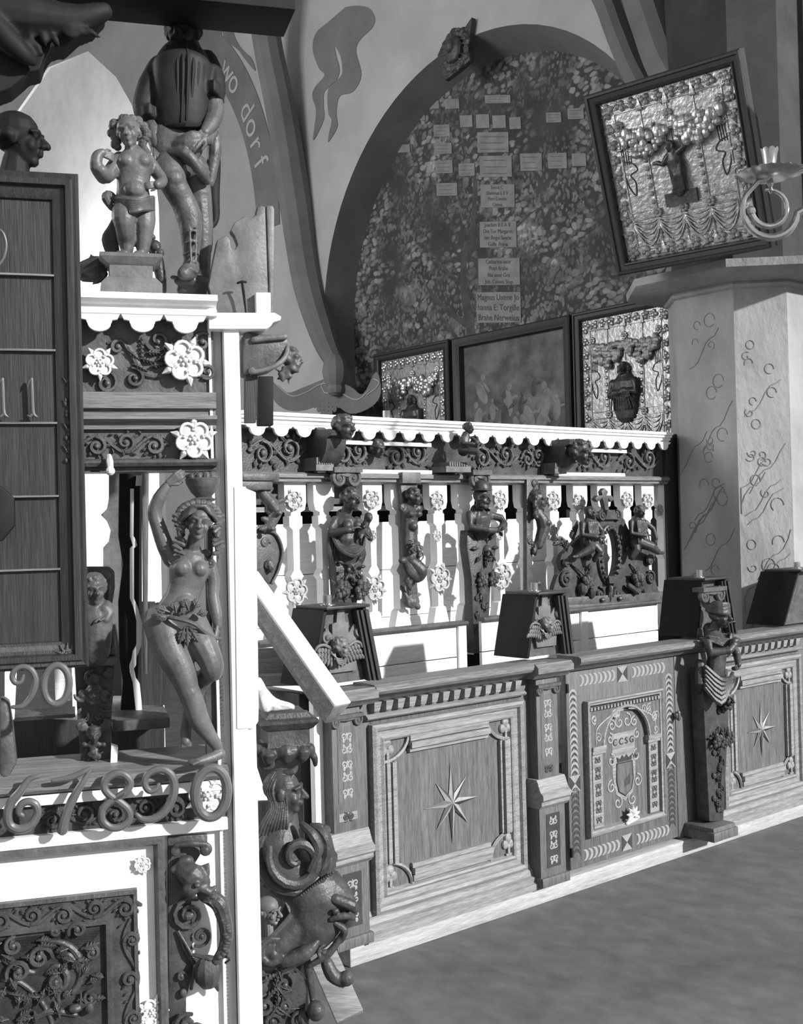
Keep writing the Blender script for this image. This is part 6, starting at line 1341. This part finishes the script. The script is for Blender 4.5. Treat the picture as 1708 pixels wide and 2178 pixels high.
for y in (508, 530, 552, 572): s.t([(386,y,.05),(402,y+1,.085),(418,y,.05)], 3.5, 6, sm=3)
s.t([(395,500,.085),(398,575,.09)], 3); s.t([(410,500,.08),(408,575,.085)], 3); s.t([(372,604,.09),(392,592,.11),(412,598,.09)], 3, 6, sm=3); s.mk('sandal', 'carvem', T, .0032, 1)
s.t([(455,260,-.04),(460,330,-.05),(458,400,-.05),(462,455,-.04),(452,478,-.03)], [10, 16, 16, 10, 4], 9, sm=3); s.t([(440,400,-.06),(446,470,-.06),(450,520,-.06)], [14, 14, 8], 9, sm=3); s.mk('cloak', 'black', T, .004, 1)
s.t([(376,604,.04),(405,606,.05),(432,606,.03)], [10, 14, 12], 10); s.t([(385,622,.03),(410,624,.03),(432,622,.02)], [12, 14, 12]); s.e(365,602,.06,9,5); s.mk('rocky_base', 'carve', T, .0035, 1)
# dark carved leaves between the statues
s = SK(LEFT, .10, 330, 560)
s.t([(318,520,.0),(332,545,.0),(342,590,.0),(348,622,.0)], [8, 14, 12, 6], sm=4); s.e(328,528,.02,14,14); s.e(338,545,.03,10,10); s.e(322,505,.0,10,8); s.e(320,490,.0,6,18); q = s.p((340, 630)); solo(s.b, 'carved_leaf_scroll', 'carve', LEFT, tuple(q), 'dark carved leaf scroll standing between the putto pedestal and the big statue', 'carving', vox=.003, smooth=1)
s = SK(LEFT, .06, 200, 580)
for j in range(9): s.lf(180+j*6, 572+((j*5) % 4)*6, 34, 14, -30+j*35, .01)
s.t([(175,570,.0),(205,562,.01),(228,560,.0)], [14, 16, 12], sm=3); s.t([(178,590,0),(215,596,0)], [10, 6]); q = s.p((200, 605)); solo(s.b, 'carved_acanthus', 'carve', LEFT, tuple(q), 'dark carved acanthus piece at the left of the putto pedestal', 'carving', vox=.003, smooth=1)
# scroll-cut wooden fragment with nails
FRG = thing('scroll_fragment', LEFT, (LX(520, 680), .02, LZ(680, 520)), 'weathered scroll-cut wooden fragment seen from its rough side, standing on the post cap', 'carving')
pts = [(442,662),(440,625),(452,560),(462,510),(482,500),(490,510),(492,528),(500,530),(506,520),(498,500),(490,490),(500,472),(520,460),(538,462),(545,455),(547,440),(556,436),(566,440),(572,450),(576,560),(578,640),(578,676),(520,676),(470,672)]
b = B(); LP(b, pts, .02, .05, .02); b.build('cut_board', 'carvel', FRG, bev=.004)
b = B(); LP(b, [(566,438),(580,438),(583,446),(582,560),(580,670),(574,670)], .015, .045, .02); b.build('moulded_edge', 'carvel', FRG, bev=.005)
s = SK(LEFT, .01, 512, 640); s.t([(512,604,.02),(516,625,.015),(522,668,.01)], [2.5, 3, 2]); s.t([(503,606,.02),(512,603,.022),(520,604,.02)], 2.5); s.mk('nail', 'black', FRG)
s.t([(438,615,.03),(448,645,.02),(458,672,.02)], [3, 3, 2]); s.mk('nail', 'black', FRG)
b = B(); LP(b, [(544,622),(576,622),(576,672),(546,672)], .0, .05, .0); solo(b, 'white_block', 'white', LEFT, (LX(560, 672), .02, LZ(672, 560)), 'small white block in front of the scroll-cut fragment', 'block', bev=.002)
# console with a lion head at the right of the post
s = SK(LEFT, .02, 590, 760); T = thing('lion_console', LEFT, tuple(s.p((585, 815))), 'curved console with a carved lion head projecting right of the white post', 'carved console')
s.pl([(515,712),(605,718),(610,730),(606,755),(596,775),(575,790),(545,798),(515,800)], -.05, .03); s.mk('console', 'carvem', T, bev=.008)
s.t([(535,728,.035),(600,722,.035)], 7); s.t([(608,730,.02),(600,765,.04),(570,788,.045),(530,798,.04)], [5, 6, 6, 5], sm=4); s.e(531,793,.035,8,8); s.mk('scroll_mouldings', 'carvel', T, .003, 1)
s.hd(618, 765, 50, .0, yaw=62, hair='curls', beard=True, seed=6); s.fr(606, 795, 18, 4, .0, 8); s.mk('lion_head', 'carvem', T, .003, 1)
b = B(); LP(b, [(520,800),(545,800),(542,900),(520,900)], .0, .03, .02); b.build('support', 'oakd', T)
b = B(); LP(b, [(549,800),(582,800),(582,905),(549,905)], .25, .28, .25); b.build('back_upright', 'black', T, bev=.003)
# dark carved canopy ornament overhead at the top left
s = SK(LEFT, -.05, 90, 60)
s.t([(-40,30,0),(60,40,0),(150,45,0),(220,25,0)], [50, 48, 34, 20], 12, sm=4); s.t([(-20,60,.03),(40,120,.03),(70,140,.02)], [30, 22, 10], 10, sm=3); s.sc(60,120,26,0,1.4,10,.02); s.sc(150,70,22,90,-1.3,9,.02)
for j in range(8): s.lf(20+j*22, 75-((j*3) % 4)*8, 44, 18, -110+j*12, .02)
s.pl([(-30,205),(20,190),(45,170),(60,155),(85,150),(95,118),(110,100),(140,95),(168,68),(200,55),(230,20),(-30,-30)], -.08, .0)
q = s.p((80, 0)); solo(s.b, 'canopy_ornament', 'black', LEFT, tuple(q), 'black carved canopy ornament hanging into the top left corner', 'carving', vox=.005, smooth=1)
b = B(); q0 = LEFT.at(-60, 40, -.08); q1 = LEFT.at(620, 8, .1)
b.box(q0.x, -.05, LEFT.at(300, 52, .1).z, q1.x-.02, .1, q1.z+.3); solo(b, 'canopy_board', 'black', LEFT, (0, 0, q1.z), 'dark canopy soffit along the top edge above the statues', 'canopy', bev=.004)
# ============================================================= carved bench end with a winged monster
MON = Frame((-.27, 3.1), 16)
s = SK(MON, 0, 640, 1800); T = thing('monster_bench_end', MON, tuple(s.p((620, 2200))), 'carved bench end with a long-haired woman, spiral wing and lion body, beside the white post', 'bench end')
k = s.sz; cx = s.p((605, 1550)).x; zz = lambda y: s.p((605, y)).z; b = B()
stp(b, cx, .0, [(42*k, .06, zz(1592)), (46*k, .064, zz(1580)), (44*k, .062, zz(1576)), (44*k, .062, zz(1546)), (52*k, .07, zz(1542)), (62*k, .08, zz(1530)), (62*k, .08, zz(1524)), (48*k, .065, zz(1520)), (40*k, .06, zz(1510)), (30*k, .04, zz(1508))]); b.build('pedestal_box', 'carve', T, ang=25)
for (x, y, r) in ((560,1600,16),(598,1598,15),(632,1592,16)): s.t([(x,y-14,.03),(x+4,y,.06),(x+2,y+16,.04)], [r*.7, r, r*.6], 10, sm=3)
s.sc(565,1612,20,90,1.5,8,.04); s.t([(540,1590,.03),(600,1592,.05),(650,1588,.04)], [14, 20, 15], 10); s.t([(650,1588,.04),(662,1605,.04),(666,1622,.03)], [10, 8, 5], sm=3); s.mk('scroll_capital', 'carve', T, .0035, 1)
s.hd(600, 1680, 92, .02, yaw=72, hair='none'); s.t([(592,1705,.02),(600,1740,.02)], [26, 24]); s.mk('face', 'carve', T, .0035, 1)
for j in range(9): s.t([(580+j*5.5,1638-j*.8,.03),(562+j*5,1670,.045+.004*(j % 3)),(570+j*4,1708,.05),(550+j*6.5,1745,.055),(541+j*7,1785,.05-.003*j),(545+j*6,1832-j*4,.035)], [3, 4.2, 4, 4.6, 4.6, 2.5], 7, sm=4)
s.t([(600,1640,.03),(618,1634,.04),(626,1626,.03)], [8, 7, 4], sm=3); s.e(595,1650,.02,28,20); s.mk('long_hair', 'carve', T)
s.t([(600,1740,.0),(590,1790,.02),(600,1840,.02),(640,1870,.02),(672,1905,.02),(668,1955,.02),(640,2000,.01)], [36, 52, 58, 54, 62, 58, 40], 28, .8, sm=4); s.t([(690,1880,.02),(722,1910,.03),(728,1950,.02)], [40, 30, 22], 12, sm=3)
s.t([(672,1900,.0),(640,1950,.02),(590,2000,.03),(560,2020,.03)], [30, 30, 28, 20], 12, sm=3); s.mk('body', 'carve', T, .004, 2)
P = [(620+ (62-2.3*i)*cos(radians(-200+i*20)), 1808-(66-2.4*i)*sin(radians(-200+i*20)), .085) for i in range(25)]
s.t(P, [7, 12, 13, 12, 10, 8, 6], 8); P = [(620+(80-.5*i)*cos(radians(150+i*12)), 1808-(76-.3*i)*sin(radians(150+i*12)), .06) for i in range(18)]; s.t(P, [6, 11, 13, 12, 10, 7], 8)
s.t([(632,1740,.07),(652,1760,.09),(662,1790,.09),(645,1830,.09)], [7, 12, 12, 7], 8, sm=4); s.t([(655,1745,.06),(675,1760,.08),(682,1795,.08),(668,1840,.08)], [7, 12, 12, 7], 8, sm=4); s.e(682,1758,.05,14,14); s.e(665,1752,.05,18,12)
for i in range(16): a = radians(160+i*11); s.e(620+88*cos(a), 1808-84*sin(a), .05, 8, 8)
s.mk('spiral_wing', 'carve', T)
for i in range(15): s.e(628+i*4.6, 1884-i*3.6+.02*i*i, .085, 3.2, 3.2)
s.mk('beaded_belt', 'carve', T)
s.t([(700,1895,.07),(735,1908,.075),(742,1925,.06)], [12, 13, 8], sm=3); s.t([(690,1935,.08),(715,1925,.09),(738,1935,.07)], [6, 8, 6], sm=3); s.e(698,1915,.09,8,6)
for j in range(10): s.sc(655+((j*17) % 45), 1905+j*5, 10, 40*j, 1.0, 3.2, .07)
s.t([(700,1945,.07),(720,1960,.07),(715,1985,.06)], [6, 9, 6], sm=3); s.t([(650,2040,.05),(690,2010,.06),(718,1970,.06)], [6, 9, 6], sm=4); s.sc(680,2010,16,90,1.2,5,.06); s.mk('lion_mask', 'carve', T, .003, 0)
s.sc(572,2012,30,60,1.7,11,.05); s.e(572,2012,.03,22,24); s.t([(600,2030,.05),(640,2010,.06),(665,1985,.06)], [16, 17, 8], sm=3); s.t([(598,2050,.03),(640,2030,.04)], [10, 7]); s.mk('volute', 'carve', T, .0035, 1)
s.t([(690,2040,.03),(700,2062,.04),(720,2075,.04)], [14, 16, 14], sm=3); s.e(728,2066,.05,17,17); s.t([(650,2040,.02),(660,2100,.02),(662,2130,.02)], [10, 8, 5]); s.e(664,2134,.05,20,22); s.mk('ball_ornament', 'carve', T, .0035, 1)
s.pl([(535,2060),(620,2055),(650,2080),(640,2210),(535,2210)], -.03, .02)
for (x, y, r, a, t_) in ((600,2085,22,60,-1.3),(560,2130,24,90,1.3),(600,2130,18,200,1.2),(630,2160,16,90,1.4),(575,2165,18,0,1.3)): s.sc(x, y, r, a, t_, 6, .03)
for j in range(10): s.lf(550+j*9, 2080+((j*7) % 5)*18, 44, 14, 20+j*17, .03)
s.e(640,2155,.03,14,18); s.mk('foliage_base', 'carve', T)
s = SK(MON, -.01, 580, 1480); 
s.t([(545,1505,.0),(580,1503,.02),(618,1500,.03)], [8, 8, 5]); s.t([(550,1448,.0),(556,1475,.02),(562,1500,.02)], [8, 14, 14], sm=3); s.t([(560,1470,.0),(580,1490,.02),(612,1497,.03)], [10, 9, 6], sm=3)
for j in range(5): s.t([(608,1494+j*2.4,.02),(620,1497+j*1.8,.03)], 2.6, 6); s.t([(545+j*5,1450+j*6,.02),(550+j*6,1480+j*4,.03),(556+j*8,1500,.03)], 3, 6)
q = s.p((580, 1508)); solo(s.b, 'broken_foot', 'stonew', MON, tuple(q), 'pale broken sculpture fragment of a draped foot on the monster pedestal box', 'sculpture fragment', vox=.003, smooth=1)
s = SK(MON, .25, 570, 1940); s.hd(572, 1938, 56, 0, yaw=50, hair='cap'); q = s.p((572, 1965)); s.t([(572,1965,0),(574,2010,0)], 9); bq = s.p((574, 2000)); s.b.box(bq.x-.04, bq.y-.03, 0, bq.x+.04, bq.y+.03, bq.z); solo(s.b, 'small_bust', 'carvel', MON, tuple(q), 'small pale carved head on a post low behind the monster bench end', 'carved head')
# ============================================================= sloping handrail and planks
def wpt(px, py, d): return ptd(px, py, d)
a, c = wpt(520, 1235, 4.15), wpt(716, 1516, 3.85); GF = Frame((0, 0), 0)
HR = thing('sloping_handrail', GF, tuple(c), 'sloping white-topped wooden handrail with sawn end, descending to the left pilaster', 'handrail')
d = (c-a).normalized(); r_ = d.cross(Vector((0, 0, 1))).normalized(); u = r_.cross(d)
def bar(prof, m, nm):
    b = B(); b.loops([[p+r_*i+u*j for i, j in prof] for p in (a, c)], True, (1, 1)); return b.build(nm, m, HR, bev=.002)
bar([(-.034, -.05), (.022, -.05), (.034, -.02), (.03, .0), (.036, .02), (.036, .035), (-.036, .035), (-.036, .01), (-.03, -.01)], 'oakl', 'rail_body')
bar([(-.038, .036), (.038, .036), (.038, .046), (-.038, .046)], 'whiteb', 'white_top')
b = B(); b.box(a.x-.04, a.y-.04, 0, a.x+.02, a.y+.02, a.z-.02); b.build('newel_post', 'oakd', HR)
def plank(nm, p, q, w, th, m, label):
    p, q = wpt(*p), wpt(*q); b = B(); b.beam(p, q, w, th, (.2, -1, .3)); return solo(b, nm, m, GF, tuple(q), label, 'plank', bev=.003)
plank('leaning_plank', (585, 1800, 3.75), (745, 2165, 3.42), .085, .03, 'oakl', 'pale plank leaning on the floor behind the monster bench end')
plank('stair_string', (522, 1610, 3.9), (580, 1790, 3.8), .05, .03, 'white', 'white sloping stair string just right of the white post')
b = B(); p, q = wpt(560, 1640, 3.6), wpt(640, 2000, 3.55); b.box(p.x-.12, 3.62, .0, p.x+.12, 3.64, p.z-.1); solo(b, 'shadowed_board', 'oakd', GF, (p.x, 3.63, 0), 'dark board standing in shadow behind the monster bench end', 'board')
# shaded side of the stairs seen behind the post, and white boarding right of it
b = B(); p = wpt(545, 1380, 4.5); q = wpt(650, 1430, 4.5); b.box(p.x, 4.5, q.z, q.x, 4.53, p.z+.0); b.box(p.x, 4.42, q.z-.04, q.x+.02, 4.5, q.z); solo(b, 'stair_board', 'oakl', GF, (p.x+.1, 4.5, q.z), 'short white board with a shelf edge right of the white post', 'board')
for o in bpy.data.objects:
    if 'org' in o: del o['org']
for m in bpy.data.materials:
    if 'nodes' in m: del m['nodes']
